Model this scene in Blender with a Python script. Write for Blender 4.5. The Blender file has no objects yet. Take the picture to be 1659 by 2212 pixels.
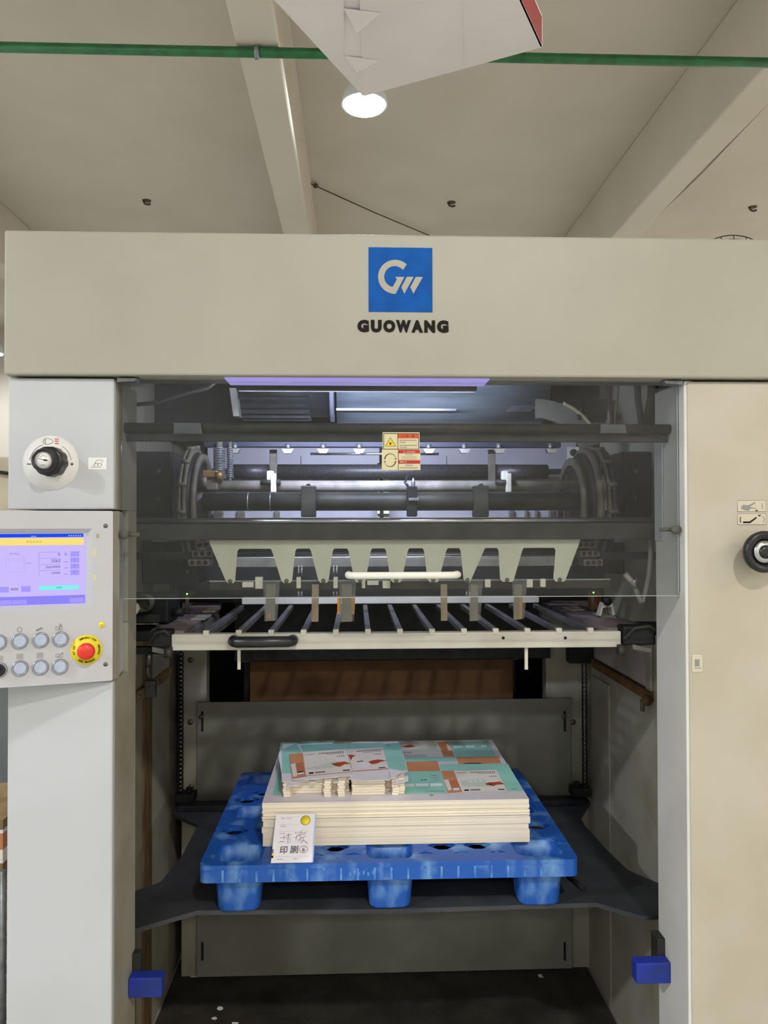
import bpy, bmesh, math, random
from mathutils import Vector, Matrix
random.seed(7)
sc = bpy.context.scene
COL = sc.collection
PI = math.pi

# ------------------------------------------------------------------ camera
FPX, IW, IH = 1661.0, 1659.0, 2212.0
CAM = Vector((0.0, 0.0, 1.72))
yaw, pitch, roll = math.radians(2.12), math.radians(0.83), 0.002
F = Vector((math.sin(yaw)*math.cos(pitch), math.cos(yaw)*math.cos(pitch), math.sin(pitch)))
R0 = Vector((math.cos(yaw), -math.sin(yaw), 0))
U0 = R0.cross(F)
RR = R0*math.cos(roll) - U0*math.sin(roll)
UU = U0*math.cos(roll) + R0*math.sin(roll)
cd = bpy.data.cameras.new('camera')
cd.sensor_fit = 'HORIZONTAL'; cd.sensor_width = 36.0; cd.lens = FPX/IW*36.0
cd.clip_start = 0.02; cd.clip_end = 100
cam = bpy.data.objects.new('camera', cd); COL.objects.link(cam)
mw = Matrix((RR, UU, -F)).transposed().to_4x4(); mw.translation = CAM
cam.matrix_world = mw
sc.camera = cam

# ------------------------------------------------------------------ world, exposure
sc.view_settings.view_transform = 'Standard'
sc.view_settings.look = 'None'
sc.view_settings.exposure = 0.0
sc.view_settings.gamma = 1.0
sc.view_settings.use_curve_mapping = False
w = bpy.data.worlds.new('world'); sc.world = w; w.use_nodes = True
w.node_tree.nodes['Background'].inputs[0].default_value = (0.9, 0.92, 1, 1)
w.node_tree.nodes['Background'].inputs[1].default_value = 0.05
# the hall's high-bay lamps, then added unseen fill lamps: (x, y, rim height, watts, colour)
COOL, NEUT, WARM = (0.90, 0.95, 1.0), (1.0, 0.97, 0.93), (1.0, 0.86, 0.68)
LAMPS = [
    (None, None, None, 55, COOL),           # the lamp in view, placed below
    (-5.1, -1.3, 4.30, 250, COOL),
    (0.9, -1.6, 4.30, 115, NEUT),
    (5.2, -1.7, 4.30, 118, WARM),
    (-5.05, 10.9, 4.10, 30, NEUT),
    (4.7, 4.3, 4.30, 230, NEUT),  # this and the rows below: unseen, added to brighten the ceiling
    (-4.3, 4.0, 4.30, 270, COOL),
    (-2.3, -4.6, 4.30, 70, COOL),
    (0.9, -4.9, 4.30, 60, NEUT),
    (3.8, -4.6, 4.30, 70, NEUT),
    (4.9, 8.8, 4.30, 170, NEUT),
]

# ------------------------------------------------------------------ pixel rays to points on real planes
def ray(px, py):
    return F*FPX + RR*(px-IW/2) - UU*(py-IH/2)
def W(px, py, Y):
    d = ray(px, py); return CAM + d*((Y-CAM.y)/d.y)
def WZ(px, py, Z):
    d = ray(px, py); return CAM + d*((Z-CAM.z)/d.z)
def WX(px, py, X):
    d = ray(px, py); return CAM + d*((X-CAM.x)/d.x)
def rect(px0, px1, py0, py1, Y):
    mx, my = (px0+px1)/2, (py0+py1)/2
    return W(px0, my, Y).x, W(px1, my, Y).x, W(mx, py1, Y).z, W(mx, py0, Y).z   # x0 x1 z0 z1

# ------------------------------------------------------------------ materials
def s2l(c):
    return tuple((v/12.92 if v <= .04045 else ((v+.055)/1.055)**2.4) for v in c)
def hexc(h):
    return s2l(tuple(int(h[i:i+2], 16)/255 for i in (0, 2, 4)))
MATS = {}
def mat(name, col, rough=.5, metal=0, col2=None, scale=8.0, lo=.4, hi=.65, bump=0, bscale=60, spec=.5, detail=4, stretch=None, trans=0):
    if name in MATS: return MATS[name]
    m = bpy.data.materials.new(name); m.use_nodes = True
    nt = m.node_tree; b = nt.nodes['Principled BSDF']
    b.inputs['Base Color'].default_value = (*col, 1)
    b.inputs['Roughness'].default_value = rough
    b.inputs['Metallic'].default_value = metal
    b.inputs['Specular IOR Level'].default_value = spec
    if trans: b.inputs['Transmission Weight'].default_value = trans
    tc = nt.nodes.new('ShaderNodeTexCoord')
    src = tc.outputs['Object']
    if stretch:
        mp = nt.nodes.new('ShaderNodeMapping'); mp.inputs['Scale'].default_value = stretch
        nt.links.new(src, mp.inputs['Vector']); src = mp.outputs['Vector']
    if col2:
        n = nt.nodes.new('ShaderNodeTexNoise'); n.inputs['Scale'].default_value = scale
        n.inputs['Detail'].default_value = detail
        r = nt.nodes.new('ShaderNodeValToRGB')
        r.color_ramp.elements[0].position = lo; r.color_ramp.elements[0].color = (*col, 1)
        r.color_ramp.elements[1].position = hi; r.color_ramp.elements[1].color = (*col2, 1)
        nt.links.new(src, n.inputs['Vector']); nt.links.new(n.outputs['Fac'], r.inputs['Fac'])
        nt.links.new(r.outputs['Color'], b.inputs['Base Color'])
    if bump:
        n2 = nt.nodes.new('ShaderNodeTexNoise'); n2.inputs['Scale'].default_value = bscale
        bp = nt.nodes.new('ShaderNodeBump'); bp.inputs['Strength'].default_value = bump
        bp.inputs['Distance'].default_value = .01
        nt.links.new(src, n2.inputs['Vector']); nt.links.new(n2.outputs['Fac'], bp.inputs['Height'])
        nt.links.new(bp.outputs['Normal'], b.inputs['Normal'])
    MATS[name] = m
    return m
def emit(name, col, strength=1.0):
    if name in MATS: return MATS[name]
    m = bpy.data.materials.new(name); m.use_nodes = True
    nt = m.node_tree; nt.nodes.remove(nt.nodes['Principled BSDF'])
    e = nt.nodes.new('ShaderNodeEmission'); e.inputs[0].default_value = (*col, 1); e.inputs[1].default_value = strength
    nt.links.new(e.outputs[0], nt.nodes['Material Output'].inputs['Surface'])
    MATS[name] = m
    return m
def clear(name, tint, gloss=.06, haze=.05, hazecol=(.6, .62, .64), rough=.04, hscale=5.0):
    m = bpy.data.materials.new(name); m.use_nodes = True
    nt = m.node_tree; nt.nodes.remove(nt.nodes['Principled BSDF'])
    t = nt.nodes.new('ShaderNodeBsdfTransparent'); t.inputs[0].default_value = (*tint, 1)
    g = nt.nodes.new('ShaderNodeBsdfGlossy'); g.inputs['Roughness'].default_value = rough
    d = nt.nodes.new('ShaderNodeBsdfDiffuse'); d.inputs[0].default_value = (*hazecol, 1)
    fr = nt.nodes.new('ShaderNodeFresnel'); fr.inputs[0].default_value = 1.45
    mg = nt.nodes.new('ShaderNodeMath'); mg.operation = 'MULTIPLY'; mg.inputs[1].default_value = gloss/.04
    nt.links.new(fr.outputs[0], mg.inputs[0])
    m1 = nt.nodes.new('ShaderNodeMixShader'); m2 = nt.nodes.new('ShaderNodeMixShader')
    tc = nt.nodes.new('ShaderNodeTexCoord'); n = nt.nodes.new('ShaderNodeTexNoise')
    n.inputs['Scale'].default_value = hscale; n.inputs['Detail'].default_value = 6
    nt.links.new(tc.outputs['Object'], n.inputs['Vector'])
    mr = nt.nodes.new('ShaderNodeMapRange'); mr.inputs['From Min'].default_value = .3; mr.inputs['From Max'].default_value = .8
    mr.inputs['To Min'].default_value = haze*.3; mr.inputs['To Max'].default_value = haze*1.8
    nt.links.new(n.outputs['Fac'], mr.inputs['Value'])
    nt.links.new(mr.outputs[0], m1.inputs[0]); nt.links.new(t.outputs[0], m1.inputs[1]); nt.links.new(d.outputs[0], m1.inputs[2])
    nt.links.new(mg.outputs[0], m2.inputs[0]); nt.links.new(m1.outputs[0], m2.inputs[1]); nt.links.new(g.outputs[0], m2.inputs[2])
    nt.links.new(m2.outputs[0], nt.nodes['Material Output'].inputs['Surface'])
    MATS[name] = m
    return m

# ------------------------------------------------------------------ object helpers
WM = {}
def thing(name, label, cat, loc=(0, 0, 0), group=None):
    o = bpy.data.objects.new(name, None); COL.objects.link(o)
    o.location = loc; o.empty_display_size = .05
    o['label'] = label; o['category'] = cat
    if group: o['group'] = group
    WM[o] = Matrix.Translation(Vector(loc))
    return o
def tag(o, label, cat, group=None):
    o['label'] = label; o['category'] = cat
    if group: o['group'] = group
    return o
def obj(name, bm, m, parent=None, label=None, kind=None):
    if isinstance(bm, bmesh.types.BMesh):
        me = bpy.data.meshes.new(name)
        bmesh.ops.recalc_face_normals(bm, faces=bm.faces[:])
        bm.to_mesh(me); bm.free()
    else:
        me = bm; me.name = name
    vs = [v.co for v in me.vertices]
    c = Vector([(min(v[i] for v in vs)+max(v[i] for v in vs))/2 for i in range(3)])
    me.transform(Matrix.Translation(-c))
    me.materials.clear(); me.materials.append(m)
    o = bpy.data.objects.new(name, me); COL.objects.link(o)
    o.location = c
    WM[o] = Matrix.Translation(c)
    if parent:
        o.parent = parent; o.matrix_parent_inverse = WM[parent].inverted()
    if label: o['label'] = label
    if kind: o['kind'] = kind
    return o
def dupe(o, off, parent=None):
    c = o.copy(); COL.objects.link(c)
    c.location = o.location + Vector(off)
    WM[c] = Matrix.Translation(c.location)
    if parent:
        c.parent = parent; c.matrix_parent_inverse = WM[parent].inverted()
    return c
def struct(name, bm, m):
    return obj(name, bm, m, None, None, 'structure')
def B(): return bmesh.new()
def box(bm, x0, x1, y0, y1, z0, z1, bev=0, seg=2):
    r = bmesh.ops.create_cube(bm, size=1)
    vs = r['verts']
    for v in vs:
        v.co = Vector((x0+(v.co.x+.5)*(x1-x0), y0+(v.co.y+.5)*(y1-y0), z0+(v.co.z+.5)*(z1-z0)))
    if bev:
        es = list({e for v in vs for e in v.link_edges})
        bmesh.ops.bevel(bm, geom=es, offset=bev, segments=seg, affect='EDGES', profile=.5)
    return bm
def frame_of(d):
    d = d.normalized()
    a = Vector((0, 0, 1)) if abs(d.z) < .9 else Vector((1, 0, 0))
    u = d.cross(a).normalized(); v = d.cross(u).normalized()
    return u, v
def cyl(bm, p0, p1, r0, r1=None, seg=24, caps=True):
    p0, p1 = Vector(p0), Vector(p1); r1 = r0 if r1 is None else r1
    u, v = frame_of(p1-p0)
    A = [bm.verts.new(p0+(u*math.cos(t)+v*math.sin(t))*r0) for t in [2*PI*i/seg for i in range(seg)]]
    C = [bm.verts.new(p1+(u*math.cos(t)+v*math.sin(t))*r1) for t in [2*PI*i/seg for i in range(seg)]]
    for i in range(seg):
        f = bm.faces.new((A[i], A[(i+1) % seg], C[(i+1) % seg], C[i])); f.smooth = True
    if caps:
        bm.faces.new(A[::-1]); bm.faces.new(C)
    return bm
def lathe(bm, prof, org, axis, seg=32, smooth=True):
    """prof: list of (radius, height along axis)"""
    org = Vector(org); ax = Vector(axis).normalized(); u, v = frame_of(ax)
    rings = []
    for r, h in prof:
        if r < 1e-6:
            rings.append([bm.verts.new(org+ax*h)])
        else:
            rings.append([bm.verts.new(org+ax*h+(u*math.cos(t)+v*math.sin(t))*r) for t in [2*PI*i/seg for i in range(seg)]])
    for a, b in zip(rings, rings[1:]):
        for i in range(seg):
            j = (i+1) % seg
            if len(a) == 1 and len(b) == 1: continue
            if len(a) == 1: f = bm.faces.new((a[0], b[j], b[i]))
            elif len(b) == 1: f = bm.faces.new((a[i], a[j], b[0]))
            else: f = bm.faces.new((a[i], a[j], b[j], b[i]))
            f.smooth = smooth
    return bm
def tube(bm, pts, r, seg=8, closed=False, caps=True):
    pts = [Vector(p) for p in pts]; n = len(pts)
    rings = []; pu = None
    for i, p in enumerate(pts):
        if closed: d = pts[(i+1) % n]-pts[i-1]
        else: d = pts[min(i+1, n-1)]-pts[max(i-1, 0)]
        d.normalize()
        if pu is None: u, v = frame_of(d)
        else:
            u = (pu-d*pu.dot(d)).normalized(); v = d.cross(u).normalized()
        pu = u
        rings.append([bm.verts.new(p+(u*math.cos(t)+v*math.sin(t))*r) for t in [2*PI*k/seg for k in range(seg)]])
    m = n if closed else n-1
    for i in range(m):
        a, b = rings[i], rings[(i+1) % n]
        for k in range(seg):
            f = bm.faces.new((a[k], a[(k+1) % seg], b[(k+1) % seg], b[k])); f.smooth = True
    if not closed and caps:
        bm.faces.new(rings[0][::-1]); bm.faces.new(rings[-1])
    return bm
def prism(bm, pts, vec):
    vec = Vector(vec)
    a = [bm.verts.new(Vector(p)) for p in pts]; b = [bm.verts.new(Vector(p)+vec) for p in pts]
    n = len(a)
    bm.faces.new(a); bm.faces.new(b[::-1])
    for i in range(n):
        bm.faces.new((a[i], b[i], b[(i+1) % n], a[(i+1) % n]))
    return bm
def poly(bm, pts):
    bm.faces.new([bm.verts.new(Vector(p)) for p in pts]); return bm
def to_mesh(cu):
    o = bpy.data.objects.new('tmp', cu); COL.objects.link(o)
    dg = bpy.context.evaluated_depsgraph_get(); dg.update()
    me = bpy.data.meshes.new_from_object(o.evaluated_get(dg))
    bpy.data.objects.remove(o); bpy.data.curves.remove(cu)
    return me
def plate(outer, holes, thick, mtx):
    """flat plate with holes, drawn in xy, thickness along z, then placed by mtx"""
    cu = bpy.data.curves.new('c', 'CURVE'); cu.dimensions = '2D'; cu.fill_mode = 'BOTH'; cu.extrude = thick/2
    for lp in [outer]+list(holes):
        sp = cu.splines.new('POLY'); sp.points.add(len(lp)-1); sp.use_cyclic_u = True
        for p, q in zip(sp.points, lp): p.co = (q[0], q[1], 0, 1)
    me = to_mesh(cu); me.transform(mtx); return me
XZ = Matrix.Rotation(PI/2, 4, 'X')      # xy drawing -> upright, facing the camera (-Y)
def rrect(x0, x1, y0, y1, r, n=5):
    out = []
    for cx, cy, a0 in ((x1-r, y1-r, 0), (x0+r, y1-r, PI/2), (x0+r, y0+r, PI), (x1-r, y0+r, 1.5*PI)):
        for k in range(n+1):
            a = a0+PI/2*k/n; out.append((cx+r*math.cos(a), cy+r*math.sin(a)))
    return out
def circ(cx, cy, r, n=24, ry=None):
    ry = ry or r
    return [(cx+r*math.cos(2*PI*i/n), cy+ry*math.sin(2*PI*i/n)) for i in range(n)]
def text_mesh(s, x0, x1, z0, z1, bold=0.0, thick=.0004, mtx=None, keep=False):
    """writing fitted to a rectangle of the local xz plane; mtx places it (default: world xz at y=0)"""
    cu = bpy.data.curves.new('t', 'FONT'); cu.body = s; cu.size = 1; cu.offset = bold; cu.extrude = 0
    cu.resolution_u = 3
    me = to_mesh(cu)
    xs = [v.co.x for v in me.vertices]; ys = [v.co.y for v in me.vertices]
    if not xs: return None
    a, b, c, d = min(xs), max(xs), min(ys), max(ys)
    sx, sy = (x1-x0)/(b-a), (z1-z0)/(d-c)
    if keep: sx = sy = min(sx, sy)
    for v in me.vertices:
        v.co = Vector(((v.co.x-a)*sx+x0, 0, (v.co.y-c)*sy+z0))
    if mtx is not None: me.transform(mtx)
    return me
# ------------------------------------------------------------------ palette
paint_head = mat('header_paint', hexc('a5a395'), .45, col2=hexc('a09d8f'), scale=3, bump=.02, bscale=300)
paint_left = mat('cabinet_paint', hexc('c0c3c8'), .42, col2=hexc('babdc1'), scale=3, bump=.02, bscale=300)
paint_right = mat('beige_paint', hexc('bcb6a6'), .45, col2=hexc('b4ad9b'), scale=4, bump=.02, bscale=300)
paint_panel = mat('panel_paint', hexc('bfc0c4'), .4, col2=hexc('babbbe'), scale=4)
paint_in = mat('inner_paint', hexc('9a9788'), .55, col2=hexc('827b67'), scale=5, lo=.45, hi=.75)
paint_in2 = mat('inner_rusty', hexc('8a8371'), .6, col2=hexc('5e452b'), scale=4, lo=.55, hi=.75, stretch=(6, 6, .6))
paint_back = mat('back_panel_paint', hexc('84847a'), .5, col2=hexc('747468'), scale=4)
dark_steel = mat('dark_steel', hexc('2c2d2b'), .5, .2, col2=hexc('3b3a34'), scale=14, spec=.3)
oily_steel = mat('oily_steel', hexc('222320'), .45, .2, col2=hexc('3b372c'), scale=10, spec=.35)
black_iron = mat('black_iron', hexc('1b1c1e'), .55, .1, col2=hexc('272828'), scale=20, spec=.25)
black_plastic = mat('black_plastic', hexc('1d1e21'), .33, col2=hexc('26272a'), scale=30)
chrome = mat('chrome', hexc('c9cad0'), .22, .95)
brushed = mat('brushed_steel', hexc('a7a7a4'), .38, .8, col2=hexc('8c8b86'), scale=9)
grey_tube = mat('grey_tube', hexc('938f88'), .6, .1, col2=hexc('77736b'), scale=20)
galv = mat('galvanised', hexc('8f9296'), .45, .7, col2=hexc('77797a'), scale=30)
dusty = mat('dusty_grey', hexc('6b6a60'), .7, col2=hexc('55534a'), scale=12)
cast = mat('cast_metal', hexc('645d51'), .6, .2, col2=hexc('4f493f'), scale=18)
rust = mat('rusty_strip', hexc('6b4a25'), .7, col2=hexc('4a3219'), scale=20)
cream_plastic = mat('cream_plastic', hexc('cfcdbf'), .5, col2=hexc('c4c1b0'), scale=30)
white_plastic = mat('white_plastic', hexc('e9e9e6'), .35, col2=hexc('e2e2de'), scale=20)
screw_m = mat('screw', hexc('77706a'), .45, .6, col2=hexc('5b554f'), scale=90)
ink = mat('black_ink', hexc('1e1a18'), .7, spec=.15)
grey_ink = mat('grey_ink', hexc('8d8b8b'), .7)
lblue = mat('logo_blue', hexc('0b56aa'), .6, col2=hexc('0a4e9c'), scale=25, spec=.15)
paper_w = mat('white_paper', hexc('e9e6ea'), .7, col2=hexc('e3e0e4'), scale=15)
purple_glow = emit('underside_violet', (.50, .43, .95), .72)

# ------------------------------------------------------------------ the hall
floor_m = mat('concrete_floor', hexc('a9a9a4'), .75, col2=hexc('92928c'), scale=3.5, bump=.25, bscale=40, detail=8)
ceil_m = mat('ceiling_plaster', hexc('c8c0b2'), .9, col2=hexc('c2baab'), scale=1.2, bump=.08, bscale=12)
wall_m = mat('wall_plaster', hexc('d8d5cf'), .9, col2=hexc('d0cdc5'), scale=1.0)
CZ = 4.72
struct('floor', box(B(), -5.6, 6.4, -6, 12, -.1, 0), floor_m)
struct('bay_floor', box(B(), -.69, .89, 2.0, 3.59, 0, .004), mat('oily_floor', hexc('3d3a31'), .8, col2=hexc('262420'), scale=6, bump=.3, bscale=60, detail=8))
struct('ceiling', box(B(), -5.6, 6.4, -6, 12, CZ, CZ+.15), ceil_m)
struct('wall_back', box(B(), -5.6, 6.4, 12, 12.2, 0, CZ), wall_m)
struct('wall_front', box(B(), -5.6, 6.4, -6.2, -6, 0, CZ), wall_m)
struct('wall_left', box(B(), -5.8, -5.6, -6, 12, 0, CZ), wall_m)
struct('wall_right', box(B(), 6.4, 6.6, -6, 12, 0, CZ), wall_m)
BZ = 1.72+2.437
for i, x0 in enumerate((-.605, 2.19, -3.52)):
    struct('trim_%d' % (i+1), box(B(), x0, x0+.22, -6, 12, BZ, CZ, .012), ceil_m)

green = mat('green_pipe', hexc('1f6b3a'), .4, col2=hexc('18562f'), scale=12)
pz, py_ = BZ-.028, 3.92
pipe = thing('sprinkler_pipe', 'green water pipe running across under the ceiling beams', 'pipe', (0, py_, pz))
obj('pipe_run', cyl(B(), (-5.59, py_, pz), (6.39, py_, pz), .025), green, pipe)
for x0 in (-.50, 2.30, -3.41):
    b = B(); lathe(b, [(.030, -.012), (.033, -.012), (.033, .012), (.030, .012)], (x0, py_, pz), (1, 0, 0), 20)
    box(b, x0-.012, x0+.012, py_-.006, py_+.006, pz+.02, BZ+.002)
    obj('pipe_clamp', b, galv, pipe)

def pendant(name, label, x, y, z, watts, col, rim=.138):
    t = thing(name, label, 'lamp', (x, y, z), 'high-bay lamps of the hall')
    prof = [(rim, 0), (rim*.97, .03), (rim*.82, .09), (rim*.55, .15), (rim*.33, .18), (rim*.30, .18), (rim*.50, .146), (rim*.78, .088), (rim*.93, .03), (rim*.96, 0), (rim, 0)]
    obj('shade', lathe(B(), prof, (x, y, z), (0, 0, 1), 40), lamp_in, t)
    b = B(); lathe(b, [(0, .05), (.035, .055), (.055, .09), (.05, .13), (.03, .17), (0, .172)], (x, y, z), (0, 0, 1), 24)
    obj('bulb', b, bulb_m, t)
    top = CZ
    obj('hanger_rod', cyl(B(), (x, y, z+.16), (x, y, top), .012, seg=10), galv, t)
    ld = bpy.data.lights.new(name+'_light', 'AREA'); ld.shape = 'DISK'; ld.size = rim*1.7; ld.energy = watts; ld.color = col
    lo = bpy.data.objects.new('lamp_light', ld); COL.objects.link(lo); lo.location = (0, 0, -.012); lo.parent = t
    lo.visible_camera = True
    return t
lamp_in = mat('lamp_enamel', hexc('e3edf2'), .35)
bulb_m = emit('lamp_bulb', (1, .99, .97), 14)
lp = W(787, 227, 4.56)
LAMPS[0] = (lp.x, lp.y, lp.z, LAMPS[0][3], LAMPS[0][4])
LN = ['bright dish pendant lamp hanging above the machine header', 'high-bay lamp overhead behind the viewer, on the left', 'high-bay lamp overhead behind the viewer, in the middle',
      'high-bay lamp overhead behind the viewer, on the right', 'far high-bay lamp glimpsed left of the machine header', 'added unseen fill lamp beyond the right side of the picture', 'added unseen fill lamp beyond the left side of the picture', 'added unseen fill lamp far behind the viewer, on the left', 'added unseen fill lamp far behind the viewer, in the middle', 'added unseen fill lamp far behind the viewer, on the right', 'distant added fill lamp hidden beyond the right side of the picture']
for L, nm in zip(LAMPS, LN):
    pendant('pendant_lamp', nm, *L)

# ceiling hooks, wires, fan
hook_m = mat('hook_iron', hexc('4a4232'), .7)
for (px, py, lb) in ((317, 433, 'small rusty ceiling hook left of the middle beam'), (975, 437, 'small rusty ceiling hook above the blue logo'), (1626, 447, 'small rusty ceiling hook right of the right beam')):
    p = WZ(px, py, CZ)
    b = B(); cyl(b, (p.x, p.y, CZ-.004), (p.x, p.y, CZ+.002), .04, seg=18)
    tube(b, [(p.x-.03, p.y, CZ-.004), (p.x-.02, p.y, CZ-.03), (p.x+.01, p.y, CZ-.04), (p.x+.035, p.y, CZ-.03)], .010, 8)
    tag(obj('ceiling_hook', b, hook_m), lb, 'hook', 'ceiling hooks')
wire_m = mat('thin_wire', hexc('4f4534'), .7)
a, c = WZ(656, 390, CZ-.03), WZ(930, 510, CZ-.03)
b = B(); tube(b, [a, a.lerp(c, .5)+Vector((0, 0, -.01)), c], .0055, 6)
k = a.lerp(c, .08); lathe(b, [(0, -.03), (.022, -.01), (.02, .015), (0, .03)], k, (c-a), 10)
tag(obj('ceiling_wire', b, wire_m), 'thin dark wire stretched below the ceiling toward the header', 'wire')
a, c = W(1659, 225, 4.6), W(1385, 508, 6.7)
a, c = Vector((2.415, 4.3, BZ+.02)), Vector((2.415, 7.4, BZ+.015))
tag(obj('beam_cable', tube(B(), [a, a.lerp(c, .3)+Vector((0, 0, -.02)), a.lerp(c, .6)+Vector((.004, 0, .01)), c], .007, 6), mat('pale_cable', hexc('8d8371'), .7)), 'loose cable along the edge of the right ceiling beam', 'cable')
fc = W(1585, 560, 7.0)
ft = thing('standing_fan', 'round wire fan cage peeking above the machine header', 'fan', (fc.x, fc.y+.1, 0))
b = B()
for r in (.33, .27, .21, .15, .09):
    tube(b, [(fc.x+r*math.cos(t), fc.y-.02*(1-r/.33)*3, fc.z+.68*r*math.sin(t)) for t in [2*PI*i/40 for i in range(40)]], .005, 6, closed=True)
for i in range(16):
    t = 2*PI*i/16
    tube(b, [(fc.x+.06*math.cos(t), fc.y-.05, fc.z+.041*math.sin(t)), (fc.x+.33*math.cos(t), fc.y, fc.z+.224*math.sin(t))], .004, 5)
obj('cage', b, hook_m, ft)
obj('motor_housing', lathe(B(), [(0, -.06), (.06, -.05), (.07, .05), (.05, .14), (0, .15)], fc, (0, 1, 0), 20), dark_steel, ft)
for i in range(3):
    t = 2*PI*i/3+.4
    u = Vector((math.cos(t), 0, .68*math.sin(t))); v = Vector((-math.sin(t), 0, .68*math.cos(t)))
    obj('blade', prism(B(), [fc+u*.05+v*.03, fc+u*.28+v*.08, fc+u*.30-v*.06, fc+u*.05-v*.03], (0, .01, 0)), dusty, ft)
obj('stand_pole', cyl(B(), (fc.x, fc.y+.1, fc.z), (fc.x, fc.y+.1, 0), .02, seg=10), dark_steel, ft)
obj('stand_base', lathe(B(), [(0, .04), (.05, .035), (.25, .012), (.26, 0), (0, 0)], (fc.x, fc.y+.1, 0), (0, 0, 1), 28), dark_steel, ft)

# hanging paperboard box
hz = 2.92
card_w = mat('white_board', hexc('f0eaec'), .75, col2=hexc('eae3e5'), scale=4)
card_red = mat('red_board', hexc('9a2f2a'), .6, col2=hexc('8c2723'), scale=8)
P2, P3 = WZ(786, 206, hz), WZ(1171, 100, hz)
e = (P3-P2); e.z = 0; ln = e.length; e.normalize(); g = Vector((e.y, -e.x, 0))   # g: toward the camera, perpendicular
if g.y > 0: g = -g
def HB(u, v, z=0): return P2+e*u+g*v+Vector((0, 0, z))
hb = thing('hanging_box', 'white paperboard box with red side hanging under the ceiling', 'box', P2+Vector((0, 0, .2)))
D = .72
A_, L1b, S1b = P2, WZ(743, -150, hz), WZ(770, -150, hz)
def px_of(p):
    d = p-CAM; return IW/2+FPX*d.dot(RR)/d.dot(F)
v_ = 0.0
while px_of(HB(0, v_)) > 743 and v_ < .4: v_ += .002
L1 = HB(0, v_)
obj('bottom_panel', prism(B(), [A_, P3, HB(ln, D), S1b], (0, 0, .004)), card_w, hb)
up = Vector((0, 0, .010))
obj('corner_strip', prism(B(), [L1, A_, S1b+up, L1b+up], (0, 0, .004)), card_w, hb)
obj('left_flap', prism(B(), [L1, L1b, HB(0, D)], (0, 0, .004)), card_w, hb)
for tri in ([(743, 20), (822, 29), (771, 72)], [(743, 122), (818, 132), (771, 156)]):
    q = [WZ(*tri[0], hz-.003), WZ(*tri[1], hz-.003), WZ(*tri[2], hz-.016)]
    obj('corner_gusset', prism(B(), q, (0, 0, .002)), card_w, hb)
obj('crease', prism(B(), [HB(.300, .01, -.001), HB(.302, .01, -.001), HB(.402, .30, -.001), HB(.400, .30, -.001)], (0, 0, .001)), paper_w, hb)
t_ = Vector((0, 0, .075))
obj('red_side', prism(B(), [HB(ln, 0), HB(ln, D), HB(ln, D)+t_, HB(ln, 0)+t_], g.cross(Vector((0, 0, 1)))*.004), card_red, hb)
obj('back_side', prism(B(), [HB(0, 0), HB(ln, 0), HB(ln, 0)+t_, HB(0, 0)+t_], -g*.004), card_w, hb)
obj('left_side', prism(B(), [HB(0, 0), HB(0, D), HB(0, D)+t_, HB(0, 0)+t_], -e*.004), card_w, hb)
obj('top_panel', prism(B(), [HB(0, 0, .075), HB(ln, 0, .075), HB(ln, D, .075), HB(0, D, .075)], (0, 0, .004)), card_w, hb)
b = B()
for u, v in ((.08, .1), (ln-.08, .1), (.08, D-.1), (ln-.08, D-.1)):
    q = HB(u, v, .075); tube(b, [q, (q.x, q.y, CZ)], .0015, 5)
obj('suspension_string', b, wire_m, hb)

# ------------------------------------------------------------------ machine shell
YF, YB = 1.80, 1.985            # front plane, back of the front legs
XL0, XL1 = -.8015, -.559         # left cabinet column
XR0, XR1 = .784, 1.33           # right cabinet column
zT = W(829, 506, 1.78).z; zHB = W(829, 813, 1.78).z
XW0, XW1 = -.70, .90            # inner side walls

hd = thing('header_cover', 'wide grey-beige machine header with blue logo and black lettering', 'machine cover', (.25, 1.78, zHB))
b = B(); box(b, XL0-.001, XR1, 1.78, 1.80, zHB, zT, .005)
obj('front_panel', b, paint_head, hd)
b = B(); box(b, XL0-.001, XR1, 1.80, 1.89, zHB+.001, zHB+.012)
obj('bottom_lip', b, paint_head, hd)
tag(obj('machine_roof', box(B(), XL0, XR1, 1.802, 3.63, zT-.012, zT-.001), paint_head), 'flat top plate of the machine behind the header', 'machine roof')
Y = 1.7795
x0, x1, z0, z1 = rect(796.2, 934, 535, 674, Y)
lgp = obj('logo_plate', box(B(), x0, x1, Y-.0008, Y+.001, z0, z1), lblue, hd, 'blue square logo plate')
def LG(zx, zy): return W(740+zx/5.925, 510+zy/5.925, Y-.0012)
def lgarc(cx, cy, r, a0, a1, n=28): return [(cx+r*math.cos(math.radians(a0+(a1-a0)*i/n)), cy-r*math.sin(math.radians(a0+(a1-a0)*i/n))) for i in range(n+1)]
outer = lgarc(672, 522, 218, 47, 272)+[(790, 522), (675, 522), (695, 555), (640, 652)]
inner = lgarc(668, 520, 135, 257, 39)
b = B()
gl = outer+inner
bm2 = plate([((q-W(865, 604, Y)).x, (q-W(865, 604, Y)).z) for q in [LG(*p) for p in gl]], [], .0006, Matrix.Translation(W(865, 604, Y)+Vector((0, -.0013, 0))) @ XZ)
obj('logo_mark', bm2, paint_head, lgp)
for st in ([(822, 522), (910, 522), (790, 740), (752, 655)], [(936, 524), (1028, 524), (907, 738), (866, 655)]):
    obj('logo_stroke', prism(B(), [LG(*p) for p in st], (0, -.0006, 0)), paint_head, lgp)
x0, x1, z0, z1 = rect(771.5, 969, 691.5, 718.5, Y)
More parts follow.
